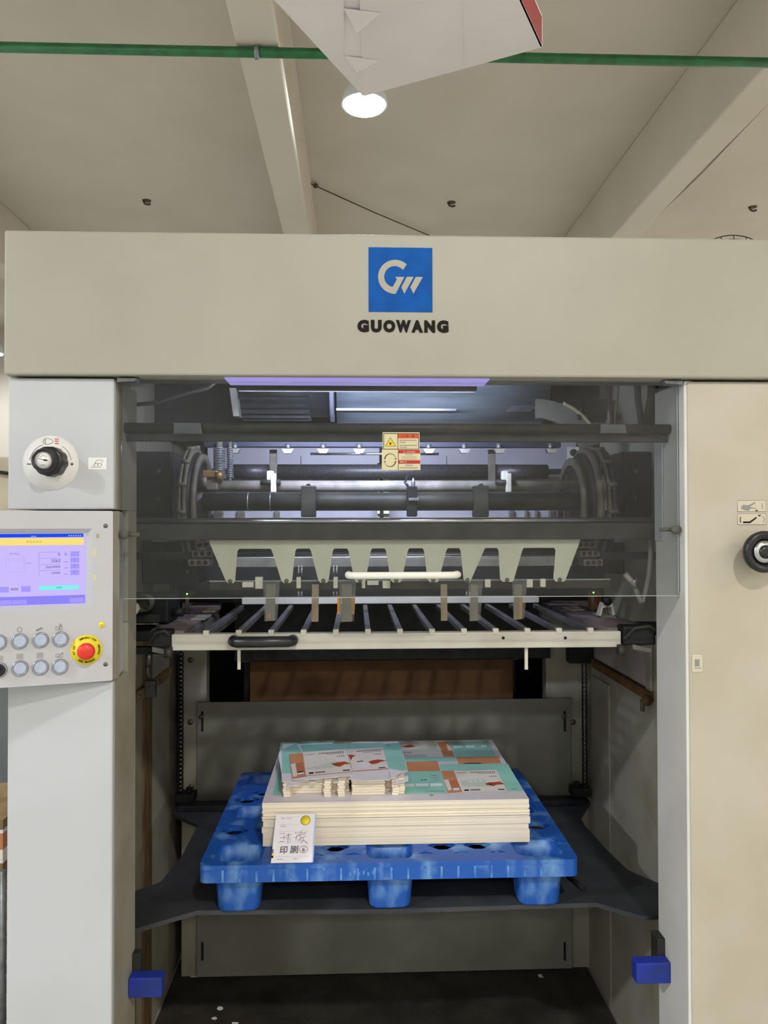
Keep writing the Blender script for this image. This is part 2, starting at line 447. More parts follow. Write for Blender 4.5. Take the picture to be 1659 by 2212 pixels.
# lettering drawn letter by letter to keep the wide bold spacing
cuts = [(189, 338), (362, 500), (520, 675), (682, 876), (880, 1030), (1045, 1184), (1207, 1356)]
for ch, (c0, c1) in zip('GUOWANG', cuts):
    me = text_mesh(ch, W(740+c0/5.925, 705, Y).x, W(740+c1/5.925, 705, Y).x, z0, z1, bold=.075)
    me.transform(Matrix.Translation((0, Y-.001, 0)))
    obj('letter', me, ink, hd)
# work light behind the header, with a violet glow for its lit underside
x0, x1, _, _ = rect(492, 1050, 813, 828, 1.85)
led = thing('led_work_light', 'led work light with a violet glow imitating the lit header underside', 'lamp', ((x0+x1)/2, 1.87, zHB-.002))
obj('mounting_arm', box(B(), (x0+x1)/2-.02, (x0+x1)/2+.02, 1.99, 2.0, zHB+.03, zT-.013), dark_steel, led)
obj('underside_glow', box(B(), x0, x1, 1.802, 1.888, zHB-.003, zHB+.0005, .001), purple_glow, led)  # emission stands in for LED light falling on the header's underside
obj('housing', box(B(), x0, x1, 1.985, 2.02, zHB+.004, zHB+.03, .003), dark_steel, led)
ld = bpy.data.lights.new('led_light', 'AREA'); ld.shape = 'RECTANGLE'; ld.size = x1-x0; ld.size_y = .03; ld.spread = math.radians(150); ld.energy = 14.0; ld.color = (.68, .74, 1.0)
lo = bpy.data.objects.new('led_light', ld); COL.objects.link(lo); lo.location = (0, .135, .002); lo.rotation_euler = (math.radians(78), 0, 0); lo.parent = led

# left column: knob cabinet
zK0 = W(130, 1100.5, YF).z; zK1 = zHB-.004
kc = thing('knob_cabinet', 'pale grey cabinet door carrying the round dial knob', 'cabinet', (XL0, YF, zK0))
obj('door_panel', box(B(), XL0+.0012, XL1, YF, YF+.02, zK0, zK1, .004), paint_left, kc)
obj('cabinet_body', box(B(), XL0+.006, XL1+.0, YF+.021, YB, zK0, zK1), paint_in, kc)
# dial
dc = W(110, 1000.5, YF)
ad = thing('air_dial', 'round white dial plate with black adjusting knob and gauge', 'control knob', dc)
Yd = YF-.0006
dp = obj('dial_plate', lathe(B(), [(0, 0), (.0635, 0), (.0635, .0012), (0, .0012)], (dc.x, YF+.0002, dc.z), (0, -1, 0), 48), white_plastic, ad)
def DZ(zx, zy): return W(40+zx/11.85, 930+zy/11.85, Yd-.001)
def stroke(pts, r, m, parent, name='printed_line'):
    return obj(name, tube(B(), pts, r, 5), m, parent)
fan = DZ
stroke([DZ(*p) for p in [(680, 355), (680, 195), (760, 200), (850, 235), (890, 275), (850, 320), (760, 350), (680, 355)]], .0005, grey_ink, dp, 'printed_symbol')
stroke([DZ(*p) for p in [(680, 330), (640, 330), (625, 290), (640, 225), (680, 215)]], .0005, grey_ink, dp, 'printed_symbol')
redp = mat('red_print', hexc('e2777c'), .6)
for yy in (215, 270, 328):
    stroke([DZ(930, yy), DZ(1025, yy)], .0011, redp, dp, 'printed_arrow')
stroke([DZ(470+140*math.cos(0), 370)]+[DZ(830-560*math.cos(t), 870-560*math.sin(t)) for t in [math.radians(x) for x in (56, 45, 35, 25, 12)]], .0005, grey_ink, dp)
stroke([DZ(830+540*math.cos(t), 870-560*math.sin(t)) for t in [math.radians(x) for x in (58, 45, 35, 25, 12)]], .0005, grey_ink, dp)
stroke([DZ(1330, 860), DZ(1410, 860)], .0009, ink, dp, 'plus_mark'); stroke([DZ(1370, 820), DZ(1370, 900)], .0009, ink, dp, 'plus_mark')
stroke([DZ(215, 860), DZ(320, 860)], .0009, ink, dp, 'minus_mark')
kcn = W(116, 998.5, YF)
b = B()
seg = 48
prof = [(.0345, .002), (.0345, .030), (.033, .034), (.029, .036), (.0265, .037), (.0265, .060), (.0245, .064), (.0205, .064), (.0195, .058), (0, .058)]
lathe(b, prof, (kcn.x, YF, kcn.z), (0, -1, 0), seg)
for v in b.verts:
    d = Vector((v.co.x-kcn.x, 0, v.co.z-kcn.z)); rr = d.length
    if rr > .0335:
        a_ = math.atan2(d.z, d.x); s = 1-.05*(1 if math.sin(a_*9) > .35 else 0)
        v.co.x = kcn.x+d.x*s; v.co.z = kcn.z+d.z*s
kb = obj('knob', b, black_plastic, ad)
gf = obj('gauge_face', lathe(B(), [(0, .0588), (.0193, .0588), (.0193, .0592), (0, .0592)], (kcn.x, YF, kcn.z), (0, -1, 0), 28), white_plastic, kb)
gy = YF-.0596
stroke([(kcn.x-.011, gy, kcn.z+.004), (kcn.x+.004, gy, kcn.z)], .0006, ink, kb, 'gauge_needle')
obj('gauge_hub', prism(B(), [(kcn.x+.000, gy, kcn.z-.001), (kcn.x+.009, gy, kcn.z-.002), (kcn.x+.009, gy, kcn.z+.001), (kcn.x+.002, gy, kcn.z+.002)], (0, -.0005, 0)), ink, kb)
stroke([(kcn.x-.006, gy, kcn.z-.011), (kcn.x+.004, gy, kcn.z-.011)], .0008, grey_ink, kb, 'gauge_print')
stroke([(kcn.x-.008+.004*i, gy, kcn.z+.011-.002*abs(i-2)) for i in range(5)], .0004, grey_ink, kb, 'gauge_print')
# small printed label beside the dial
x0, x1, z0, z1 = rect(191, 230.5, 988.5, 1014, YF)
ml = obj('symbol_label', box(B(), x0, x1, YF-.0008, YF+.0005, z0, z1), white_plastic, kc, 'small white label with a printed suction symbol')
def ML(u, v): return (x0+u*(x1-x0), YF-.0012, z0+v*(z1-z0))
stroke([ML(.35, .5), ML(.45, .78), ML(.82, .8), ML(.7, .52), ML(.35, .5)], .0005, grey_ink, ml, 'printed_symbol')
stroke([ML(.15, .2), ML(.72, .2)], .0005, grey_ink, ml, 'printed_symbol')
for u in (.3, .5, .7):
    stroke([ML(u, .32), ML(u+.05, .45)], .0008, grey_ink, ml, 'printed_symbol')

# left lower cabinet
zP0 = W(243.5, 1470.5, 1.79).z-.003
ll = thing('lower_left_cabinet', 'tall pale grey lower cabinet under the control panel', 'cabinet', (XL0, YF, 0))
obj('front_panel', box(B(), XL0+.003, XL1-.001, YF, YF+.02, 0.0, zP0, .004), paint_left, ll)
obj('cabinet_body', box(B(), XL0+.004, XL1-.001, YF+.018, YB, 0.0, zP0), paint_in, ll)
obj('panel_bracket', box(B(), XL0+.01, XL1, 1.915, YB, zP0, zK0-.001), paint_in, ll)

# right cabinet
rc = thing('right_cabinet', 'tall beige cabinet column with the black handwheel', 'cabinet', (XR1, YF, 0))
obj('front_panel', box(B(), XR0+.006, XR1, YF, YF+.02, 0.0, zHB-.004, .005), paint_right, rc)
obj('inner_panel', box(B(), XR0, XR0+.02, YF+.004, YB, 0.0, zHB-.002, .003), mat('leg_lit_paint', hexc('dcdbd6'), .45, col2=hexc('d2d0ca'), scale=5), rc)  # paint lightened to hold the light this face catches from the left
obj('cabinet_body', box(B(), XR0+.02, XR1, YF+.021, YB-.001, 0.0, zHB-.002), paint_right, rc)
x0, x1, z0, z1 = rect(1494, 1518, 1413, 1452, YF)
sl = obj('sheet_label', box(B(), x0, x1, YF-.0008, YF+.0005, z0, z1, .002), mat('beige_label', hexc('cdc5b0'), .5), rc, 'small rounded label with a grey sheet symbol')
obj('printed_symbol', box(B(), x0+.007, x1-.008, YF-.0012, YF-.0008, z0+.014, z1-.012), grey_ink, sl)
obj('printed_symbol', box(B(), x0+.006, x1-.004, YF-.0012, YF-.0008, z0+.009, z0+.011), grey_ink, sl)
for i, (a0, a1) in enumerate(((1080, 1106), (1108.5, 1134))):
    x0, x1, z0, z1 = rect(1592, 1655, a0, a1, YF)
    lb = obj('pictogram_label', box(B(), x0, x1, YF-.0008, YF+.0005, z0, z1), MATS['beige_label'], rc)
    fr = [(x0+.001, z0+.001), (x1-.001, z0+.001), (x1-.001, z1-.001), (x0+.001, z1-.001), (x0+.001, z0+.001)]
    stroke([(p[0], YF-.001, p[1]) for p in fr], .0006, grey_ink, lb, 'printed_border')
    def PG(u, v): return (x0+u*(x1-x0), YF-.0012, z0+v*(z1-z0))
    if i == 0:
        obj('printed_symbol', prism(B(), [PG(.12, .35), PG(.2, .6), PG(.38, .55), PG(.6, .82), PG(.63, .74), PG(.42, .42), PG(.7, .3), PG(.45, .3), PG(.4, .12), PG(.2, .2)], (0, -.0004, 0)), grey_ink, lb)
        obj('printed_symbol', prism(B(), [PG(.62, .08), PG(.7, .08), PG(.7, .16), PG(.62, .16)], (0, -.0004, 0)), ink, lb)
        stroke([PG(.84, .72), PG(.87, .5), PG(.86, .25)], .0007, grey_ink, lb, 'printed_symbol')
    else:
        obj('printed_symbol', prism(B(), [PG(.2, .16), PG(.44, .16), PG(.66, .56), PG(.66, .7), PG(.42, .3), PG(.2, .3)], (0, -.0004, 0)), ink, lb)
        stroke([PG(.12, .7), PG(.1, .45), PG(.12, .2)], .0009, ink, lb, 'printed_symbol')
        stroke([PG(.88, .75), PG(.92, .5), PG(.9, .2)], .0007, grey_ink, lb, 'printed_symbol')
        obj('printed_symbol', prism(B(), [PG(.72, .75), PG(.8, .75), PG(.8, .85), PG(.72, .85)], (0, -.0004, 0)), ink, lb)
wc = W(1627, 1190.5, YF)
hw = thing('handwheel', 'black plastic handwheel with chrome ring on the beige cabinet', 'handwheel', wc)
obj('rim', lathe(B(), [(.026, .045), (.030, .053), (.040, .060), (.046, .058), (.049, .050), (.047, .040), (.040, .032), (.030, .034), (.026, .045)], (wc.x, YF, wc.z), (0, -1, 0), 48), black_plastic, hw)
obj('trim_ring', lathe(B(), [(.015, .056), (.0265, .056), (.0265, .050), (.015, .050)], (wc.x, YF, wc.z), (0, -1, 0), 40), chrome, hw)
obj('hub', lathe(B(), [(0, .058), (.006, .062), (.0155, .058), (.0155, 0), (.02, 0)], (wc.x, YF, wc.z), (0, -1, 0), 32), black_plastic, hw)
obj('web', lathe(B(), [(.0155, .048), (.034, .044), (.034, .038), (.0155, .038)], (wc.x, YF, wc.z), (0, -1, 0), 32), black_plastic, hw)

# inner side walls, rear
struct('machine_side_wall', box(B(), XW0-.03, XW0, YB+.001, 3.6, 0, zT-.013), paint_in2)['kind'] = 'structure'
struct('machine_side_wall', box(B(), XW1, XW1+.03, YB+.001, 3.6, 0, zT-.013), paint_in)['kind'] = 'structure'
struct('machine_rear_wall', box(B(), XW0-.03, XW1+.03, 3.6, 3.63, 0, zT-.013), black_iron)['kind'] = 'structure'

# ------------------------------------------------------------------ control panel, turned toward the operator
ang = math.radians(17)
edge = W(243.5, 1300, 1.79)
ux = Vector((math.cos(ang), math.sin(ang), 0)); un = Vector((math.sin(ang), -math.cos(ang), 0))   # along panel to the right, outward normal
PM = Matrix(((ux.x, -un.x, 0, edge.x), (ux.y, -un.y, 0, edge.y), (0, 0, 1, 0), (0, 0, 0, 1)))  # local (x, depth, z) -> world
def PL(px, py, out=0.0):
    d = ray(px, py); o0 = Vector((edge.x, edge.y, 0))+un*out
    t = (o0-CAM).dot(un)/d.dot(un); p = CAM+d*t
    q = p-o0
    return q.dot(ux), p.z
def pobj(name, bm, m, parent, label=None):
    if isinstance(bm, bmesh.types.BMesh): bmesh.ops.transform(bm, matrix=PM, verts=bm.verts[:])
    else: bm.transform(PM)
    return obj(name, bm, m, parent, label)
pz1 = PL(240, 1103.5)[1]; pz0 = PL(240, 1470.5)[1]
pw = -.47
cp = thing('control_panel', 'pale grey operator panel with colour touch screen and push buttons', 'control panel', PM @ Vector((-.2, 0, pz0)))
so = (pw+.06, PL(199, 1230)[0], PL(120, 1318.5)[1], PL(120, 1142)[1])     # bezel outer
si = (pw+.075, PL(186, 1230, -.012)[0], PL(120, 1306.5, -.012)[1], PL(120, 1152.5, -.012)[1])
pobj('face_plate', plate(rrect(pw, 0, pz0, pz1, .004), [[(so[0], so[2]), (so[1], so[2]), (so[1], so[3]), (so[0], so[3])]], .004, Matrix.Translation((0, .002, 0)) @ XZ), paint_panel, cp)
b = B()
o4 = [(so[0], so[2]), (so[1], so[2]), (so[1], so[3]), (so[0], so[3])]; i4 = [(si[0], si[2]), (si[1], si[2]), (si[1], si[3]), (si[0], si[3])]
for k in range(4):
    q = (k+1) % 4
    poly(b, [(o4[k][0], 0, o4[k][1]), (o4[q][0], 0, o4[q][1]), (i4[q][0], .012, i4[q][1]), (i4[k][0], .012, i4[k][1])])
pobj('screen_bezel', b, paint_panel, cp)
# housing behind: deep on the left, wedge against the cabinet on the right
hp = [PM @ Vector((pw, .006, 0)), PM @ Vector((0, .006, 0)), Vector((XL1+.004, 1.90, 0)), Vector((XL0+.02, 1.90, 0)), PM @ Vector((pw, .12, 0))]
hp2 = [PM @ Vector((pw, .016, 0)), PM @ Vector((0, .016, 0)), Vector((XL1+.003, 1.828, 0)), Vector((XL1-.01, 1.91, 0)), Vector((XL0+.02, 1.91, 0)), PM @ Vector((pw, .12, 0))]
obj('housing', prism(B(), [(p.x, p.y, pz0+.002) for p in hp2], (0, 0, pz1-pz0-.004)), paint_panel, cp)
b = B(); poly(b, [PM @ Vector((0, .004, pz0)), PM @ Vector((0, .004, pz1)), (XL1+.005, 1.828, pz1), (XL1+.005, 1.828, pz0)])
obj('side_plate', b, paint_in, cp)
def em(h, s=1.0, n=None): return emit('screen_'+h, hexc(h), s)
scr = pobj('screen', box(B(), si[0], si[1], .0118, .014, si[2], si[3]), em('cbbcff'), cp, 'lit lilac touch screen with counters and a yellow title bar')
SD = .0112
def SL(zx, zy): return PL(zx/8.295, 1130+zy/8.295, -SD)
def spoly(pts, m, name='screen_area', lift=0.0):
    return pobj(name, prism(B(), [(*[SL(*p)[0]], SD-lift, SL(*p)[1]) for p in pts], (0, .0003, 0)), m, scr)
def rowz(zy, zx=700): return SL(zx, zy)[1]
def srect(u0, u1, v0, v1, m, name='screen_area', lift=0.0):
    xa, xb = SL(u0, (v0+v1)/2)[0], SL(u1, (v0+v1)/2)[0]; mu = (u0+u1)/2
    za, zb = SL(mu, v1)[1], SL(mu, v0)[1]
    return pobj(name, box(B(), xa, xb, SD-lift, SD-lift+.0003, za, zb), m, scr)
zyx = lambda v, w: SL(700, v)[1]
L0 = si[0]+.001
def sbar(u0, u1, v0, v1, m, name='screen_area', lift=0.0):   # bar whose pixel rows were read at the right screen edge
    xa = L0 if u0 is None else SL(u0, v0)[0]; xb = SL(u1, v0)[0]
    return pobj(name, box(B(), xa, xb, SD-lift, SD-lift+.0003, SL(1300, v1)[1], SL(1300, v0)[1]), m, scr)
sbar(None, 1495, 188, 250, em('1c4cf5'), 'title_strip')
sbar(None, 1500, 262, 390, em('fbe27a'), 'yellow_banner')
sbar(None, 1525, 1290, 1440, em('8f86f8'), 'bottom_bar')
def stext(s, u0, u1, v0, v1, m):
    xa, xb = SL(u0, v1)[0], SL(u1, v1)[0]; mu = (u0+u1)/2
    me = text_mesh(s, xa, xb, SL(mu, v1)[1], SL(mu, v0)[1], bold=.012)
    me.transform(Matrix.Translation((0, SD-.0006, 0)))
    pobj('screen_text', me, m, scr)
dk, md, bt = em('6f5f9a'), em('8f7fc4'), em('a79bfd')
for r_, (v0, v1) in enumerate(((505, 600), (615, 708), (725, 818), (835, 930))):
    srect(1262, 1420, v0, v1, bt, 'screen_button', .0002)
    srect(697, 1080, v0+12, v0+17, md, 'screen_rule', .0002); srect(695, 701, v0+14, v1+12, md, 'screen_rule', .0002)
    if r_: srect(1148, 1216, v0+75, v0+82, dk, 'screen_rule', .0002)
stext('0', 1040, 1078, 535, 588, dk); stext('/h', 1155, 1200, 530, 580, dk); stext('2563', 918, 1078, 645, 702, dk)
stext('2563/99999', 815, 1078, 765, 808, dk); stext('0/9999', 925, 1080, 876, 915, dk); stext('4000', 190, 325, 1160, 1208, dk)
for v in (660, 770, 880): stext('C', 1325, 1350, v-14, v+14, dk)
srect(700, 1415, 1118, 1192, em('7ff5ec'), 'teal_status_field', .0002); stext('停机', 1005, 1112, 1133, 1175, em('3fb8b0'))
srect(-40, 158, 1145, 1243, bt, 'screen_button', .0002); srect(378, 548, 1130, 1232, bt, 'screen_button', .0002)
srect(1250, 1500, 1338, 1425, bt, 'screen_button', .0004); srect(225, 480, 1378, 1455, bt, 'screen_button', .0004); srect(-60, 215, 1385, 1468, bt, 'screen_button', .0004)
for (u0, u1, v0, v1) in ((100, 430, 575, 579), (100, 104, 600, 880), (420, 424, 600, 880), (100, 424, 640, 643), (100, 424, 668, 671), (150, 424, 876, 880), (440, 444, 600, 870)):
    srect(u0, u1, v0, v1, em('b5a4ea'), 'screen_rule', .0002)
for (u0, u1, v) in ((180, 350, 546), (470, 565, 720), (1225, 1475, 225), (555, 655, 238)):
    n_ = 6
    for k in range(n_):
        a0 = u0+(u1-u0)*k/n_; srect(a0, a0+(u1-u0)/n_*.6, v-10, v+10, em('9b8ad0') if v > 300 else em('9cc0ff'), 'screen_print', .0004)
for k in range(5): srect(475+58*k, 475+58*k+40, 318, 352, em('e0c560'), 'screen_print', .0004)

alu = mat('button_ring', hexc('a9acb6'), .28, .75)
cap_m = mat('button_cap', hexc('b4c0d4'), .3, col2=hexc('aab7cc'), scale=40)
def pbutton(px, py, cap, nm):
    x, z = PL(px, py)
    b = B(); lathe(b, [(.0172, 0), (.0172, .004), (.0155, .007), (.0140, .0072), (.0135, .005), (.0135, 0)], (x, 0, z), (0, -1, 0), 32)
    bt_ = pobj('push_button', b, alu, cp, nm)
    b = B(); lathe(b, [(0, .0048), (.006, .0052), (.011, .0064), (.0132, .006), (.0134, .002)], (x, 0, z), (0, -1, 0), 32)
    pobj('button_cap', b, cap, bt_)
    return x, z, bt_
icons = mat('icon_print', hexc('9f9c9c'), .7)
for (px, py) in ((-3, 1387), (43, 1384.5), (88, 1382), (131, 1380), (43.5, 1443), (87.5, 1441), (130, 1439.5)):
    pbutton(px, py, cap_m, None)
x, z, bt_ = pbutton(-2, 1447, black_plastic, 'black selector switch with white pointer')
pobj('pointer', box(B(), x-.002, x+.002, -.016, -.006, z-.011, z+.011, .001), white_plastic, bt_)
def icon(pts, closed=True, r=.0006):
    q = [PL(*p) for p in pts]
    if closed: q.append(q[0])
    pobj('printed_icon', tube(B(), [(x, -.0006, z) for x, z in q], r, 4), icons, cp)
icon([(42+5*math.cos(t), 1360+5*math.sin(t)) for t in [2*PI*i/12 for i in range(12)]])
icon([(78, 1361), (90, 1355), (92, 1357), (79, 1363)], r=.0009)
icon([(120, 1354), (134, 1353), (134, 1360), (120, 1361)]); icon([(127, 1360), (130, 1347), (133, 1352)], False, .0009)
for px, py in ((42.5, 1418), (86, 1415.5), (-1, 1422)):
    x, z = PL(px, py); pobj('printed_icon', box(B(), x-.0065, x+.0065, -.0008, 0, z-.006, z+.006), icons, cp)
icon([(120.5, 1413), (135, 1412), (135, 1419), (120.5, 1420)]); icon([(125, 1419), (136, 1409)], False, .001)
# emergency stop
yel = mat('yellow_disc', hexc('efdf2e'), .5, col2=hexc('e6d522'), scale=30); redm = mat('red_mushroom', hexc('e5382c'), .35, col2=hexc('dc3026'), scale=30)
x, z = PL(187, 1403.5)
es = pobj('stop_disc', lathe(B(), [(0, 0), (.0335, 0), (.0335, .002), (0, .002)], (x, 0, z), (0, -1, 0), 48), yel, cp, 'round yellow emergency stop plate with lettering')
pobj('stop_stem', lathe(B(), [(.010, 0), (.010, .022)], (x, 0, z), (0, -1, 0), 20), black_plastic, es)
pobj('stop_mushroom', lathe(B(), [(.010, .020), (.0175, .021), (.0192, .025), (.0185, .030), (.013, .034), (.006, .0355), (0, .0358)], (x, 0, z), (0, -1, 0), 40), redm, es, 'red mushroom push button')
def arctext(s, r, mid, span, h, flip=False):
    n_ = len(s)
    for i, ch in enumerate(s):
        if ch == ' ': continue
        a = math.radians(mid+(-span/2+span*(i+.5)/n_)*(1 if flip else -1))
        me = text_mesh(ch, -h*.36, h*.36, -h/2, h/2, bold=.02)
        if me is None: continue
        rot = a-PI/2 if not flip else a+PI/2
        me.transform(Matrix.Translation((x+r*math.cos(a), -.0026, z+r*math.sin(a))) @ Matrix.Rotation(-rot, 4, 'Y'))
        pobj('stop_letter', me, ink, es)
arctext('EMERGENCY STOP', .0275, 83, 78, .0042)
arctext('NOT AUS', .0275, 180, 42, .0042)
arctext('ARRET D\'URGENCE', .0275, 270, 78, .0042, True)
arctext('EMERGENZA', .0275, -2, 48, .0042)
x, z = PL(220, 1350)
pobj('yellow_dot_sticker', lathe(B(), [(0, 0), (.007, 0), (.007, .0008), (0, .0008)], (x, 0, z), (0, -1, 0), 20), yel, cp)
pobj('dot_print', box(B(), x-.003, x+.003, -.0012, -.0007, z-.001, z+.0008), grey_ink, cp)
for px, py in ((228, 1136), (228, 1435)):
    x, z = PL(px, py)
    pobj('panel_screw', lathe(B(), [(0, .001), (.0042, .0015), (.0052, 0)], (x, 0, z), (0, -1, 0), 16), screw_m, cp)
tape_y = mat('old_tape', hexc('cfc9ae'), .6)
for px, py, h in ((204, 1194, .009), (204, 1247, .007)):
    x, z = PL(px, py); pobj('tape_residue', box(B(), x-.004, x+.004, -.0005, .0, z-h, z+h), tape_y, cp)
x, z = PL(211, 1158); pobj('tape_residue', box(B(), x-.003, x+.003, -.0005, .0, z-.005, z+.005), mat('brown_spot', hexc('a89a85'), .7), cp)
# ------------------------------------------------------------------ lower bay: back panel, posts, chains, rails
YP = 2.95
zfl = 0.0
x0, x1, z0, z1 = rect(425, 1235, 1513, 2088, YP)
bp = thing('rear_bay_panel', 'large grey sheet metal panel closing the back of the bay', 'panel', ((x0+x1)/2, YP, 0))
obj('panel_sheet', box(B(), x0, x1, YP, YP+.008, .008, z1, .002), paint_back, bp)
obj('panel_foot', box(B(), x0+.1, x1-.1, YP+.01, YP+.03, 0, .03), dark_steel, bp)
for px in (437, 1220):
    for (a0, a1) in ((1536, 1580), (2035, 2075)):
        u0, u1, v0, v1 = rect(px-2.5, px+2.5, a0, a1, YP)
        obj('slot', box(B(), u0, u1, YP-.0015, YP+.001, v0, v1, .001), black_iron, bp)
    u = W(px-2, 1548, YP)
    obj('slot_bolt', lathe(B(), [(0, .008), (.009, .007), (.010, 0)], (u.x, YP, u.z), (0, -1, 0), 6), screw_m, bp)
posts = (((392, 446), 'left'), ((1180, 1288), 'right'))
for (a0, a1), side in posts:
    x0, x1, _, _ = rect(a0, a1, 1400, 1700, 2.965)
    zt = W(829, 1290, 2.965).z
    pt = thing('frame_post', 'beige upright frame post beside the %s lifting chain' % side, 'post', ((x0+x1)/2, 2.98, 0))
    obj('post_body', box(B(), x0, x1, 2.965, 3.03, 0, zt, .004), paint_in, pt)
    bx = (412, 411, 413) if side == 'left' else (1239, 1238, 1240)
    for px, py in zip(bx, (1426, 1560, 1700)):
        u = W(px, py, 2.965); obj('bolt_cap', lathe(B(), [(0, .004), (.010, .003), (.0115, 0)], (u.x, 2.965, u.z), (0, -1, 0), 16), screw_m, pt)
# the lifting chains
for px, side in ((390.5, 'left'), (1263, 'right')):
    Yc = 2.90
    top, bot = W(px, 1404, Yc), W(px, 1722, Yc)
    X = (top.x+bot.x)/2
    ch = thing('lifting_chain', 'black roller chain hanging on the %s side of the bay' % side, 'chain', (X, Yc, bot.z))
    pitch_ = .0163; n = int((top.z-bot.z)/pitch_)
    b = B()
    for s in (-1, 1):
        box(b, X+s*.0075-.002, X+s*.0075+.002, Yc-.006, Yc+.006, bot.z, bot.z+pitch_*.95, .0015, 1)
    link = obj('link', b, black_iron, ch)
    b = B(); cyl(b, (X-.0045, Yc, bot.z+pitch_*.5), (X+.0045, Yc, bot.z+pitch_*.5), .0042, seg=8)
    pin = obj('roller', b, brushed, ch)
    for i in range(1, n):
        dupe(link, (0, 0, pitch_*i), ch); dupe(pin, (0, 0, pitch_*i), ch)
    blk = W(px+ (12 if side == 'left' else -10), 1712, Yc-.02)
    b = B(); box(b, X-.014 if side == 'left' else X-.055, X+.055 if side == 'left' else X+.014, Yc-.03, Yc+.03, .69, .722, .003)
    lathe(b, [(0, .018), (.012, .016), (.012, 0)], (X+(.032 if side == 'left' else -.032), Yc, .722), (0, 0, 1), 12)
    obj('chain_anchor', b, black_iron, ch)
    if side == 'right':
        u0, u1, v0, v1 = rect(1228, 1282, 1388, 1432, 2.90)
        obj('chain_guide_block', box(B(), u0, u1, 2.885, 2.94, v0, v1, .003), black_iron, ch)
# brown rails and plates on the side walls
zr = WX(1340, 1463, XW1).z
rl = thing('side_rail', 'rusty brown guide rail on the right inner wall', 'rail', (XW1-.012, 2.6, zr))
obj('rail_strip', box(B(), XW1-.016, XW1, 2.30, 2.868, zr-.016, zr+.016, .003), rust, rl)
obj('rail_end_knob', lathe(B(), [(0, .016), (.012, .012), (.016, 0), (.012, -.012), (0, -.016)], (XW1-.022, 2.30, zr-.012), (0, 1, 0), 16), rust, rl)
obj('wing_screw', box(B(), XW1-.034, XW1-.022, 2.31, 2.325, zr-.048, zr-.012, .003), cast, rl)
acr = mat('pinkish_sheet', hexc('a79c9a'), .22, col2=hexc('8a8078'), scale=6)
obj('plastic_sheet', box(B(), XW1-.006, XW1-.001, 2.34, 2.86, zr+.018, zr+.17, .002), acr, rl, 'glossy pinkish plastic sheet above the rail')
obj('sheet_frame', box(B(), XW1-.010, XW1-.001, 2.30, 2.34, zr+.016, zr+.18, .002), paint_in, rl)
zr2 = WX(340, 1468, XW0).z
rl = thing('side_rail', 'tan guide rail on the left inner wall', 'rail', (XW0+.012, 2.7, zr2))
tan = mat('tan_strip', hexc('8d744f'), .65, col2=hexc('73592f'), scale=15)
obj('rail_strip', box(B(), XW0, XW0+.012, 2.40, 2.92, zr2-.018, zr2+.018, .002), tan, rl)
for y_ in (2.48, 2.72):
    obj('rail_bolt', lathe(B(), [(0, .006), (.009, .004), (.010, 0)], (XW0+.012, y_, zr2), (1, 0, 0), 10), screw_m, rl)
# vertical folds of the left wall lining
obj_ = obj('wall_lining', box(B(), XW0, XW0+.006, 2.66, 2.90, .02, 1.9, .001), paint_in)
obj('rusty_seam', box(B(), XW0, XW0+.007, 2.56, 2.658, .02, 1.9, .001), mat('rust_seam', hexc('6f5a3d'), .7, col2=hexc('4a3520'), scale=14, lo=.4, hi=.7, stretch=(3, 3, .5)), obj_)
tag(obj_, 'flat beige lining sheet on the left inner wall', 'panel')
tag(obj('wall_lining', box(B(), XW1-.006, XW1, 2.70, 2.90, .02, zr-.05, .001), paint_in), 'flat beige lining sheet on the right inner wall', 'panel')

# rear dark bay with brown cardboard
cb = mat('brown_cardboard', hexc('5e3f20'), .8, col2=hexc('4e3319'), scale=10)
x0, x1, z0, z1 = rect(540, 1108, 1426, 1513, 3.02)
b = B(); box(b, x0, x1, 3.02, 3.03, 0.0, z1, .001)
cbo = obj('cardboard_sheet', b, cb)
tag(cbo, 'brown cardboard sheet standing behind the rear bay panel', 'cardboard')
x0, x1, z0, z1 = rect(520, 1120, 1385, 1428, 3.06)
gs = thing('rear_shield', 'dull grey shield plate above the brown cardboard', 'panel', ((x0+x1)/2, 3.06, z0))
obj('shield_plate', box(B(), x0, x1, 3.06, 3.07, z0, z1+.15, .002), dusty, gs)
obj('shield_lower', box(B(), x0+.01, x1-.01, 3.071, 3.08, 0, z0+.02, .002), black_iron, gs)
for i, (px, py, w_, h_) in enumerate(((612, 1407, 11, 5), (640, 1409, 11, 2), (659, 1410, 12, 2), (702, 1411, 22, 5), (758, 1419, 36, 6), (822, 1415, 20, 3), (858, 1418, 22, 2))):
    u0, u1, v0, v1 = rect(px-w_/2, px+w_/2, py-h_/2, py+h_/2, 3.015)
    b = B(); prism(b, [(u0, 3.012, v0), (u1, 3.010, v0+.002), (u1-.003, 3.012, v1), (u0+.004, 3.014, v1-.001)], (0, .007, 0))
    tag(obj('paper_scrap', b, paper_w), 'white paper scrap caught on the cardboard edge, %s from the left' % ['first', 'second', 'third', 'fourth', 'fifth', 'sixth', 'seventh'][i], 'scrap', 'scraps on the cardboard edge')

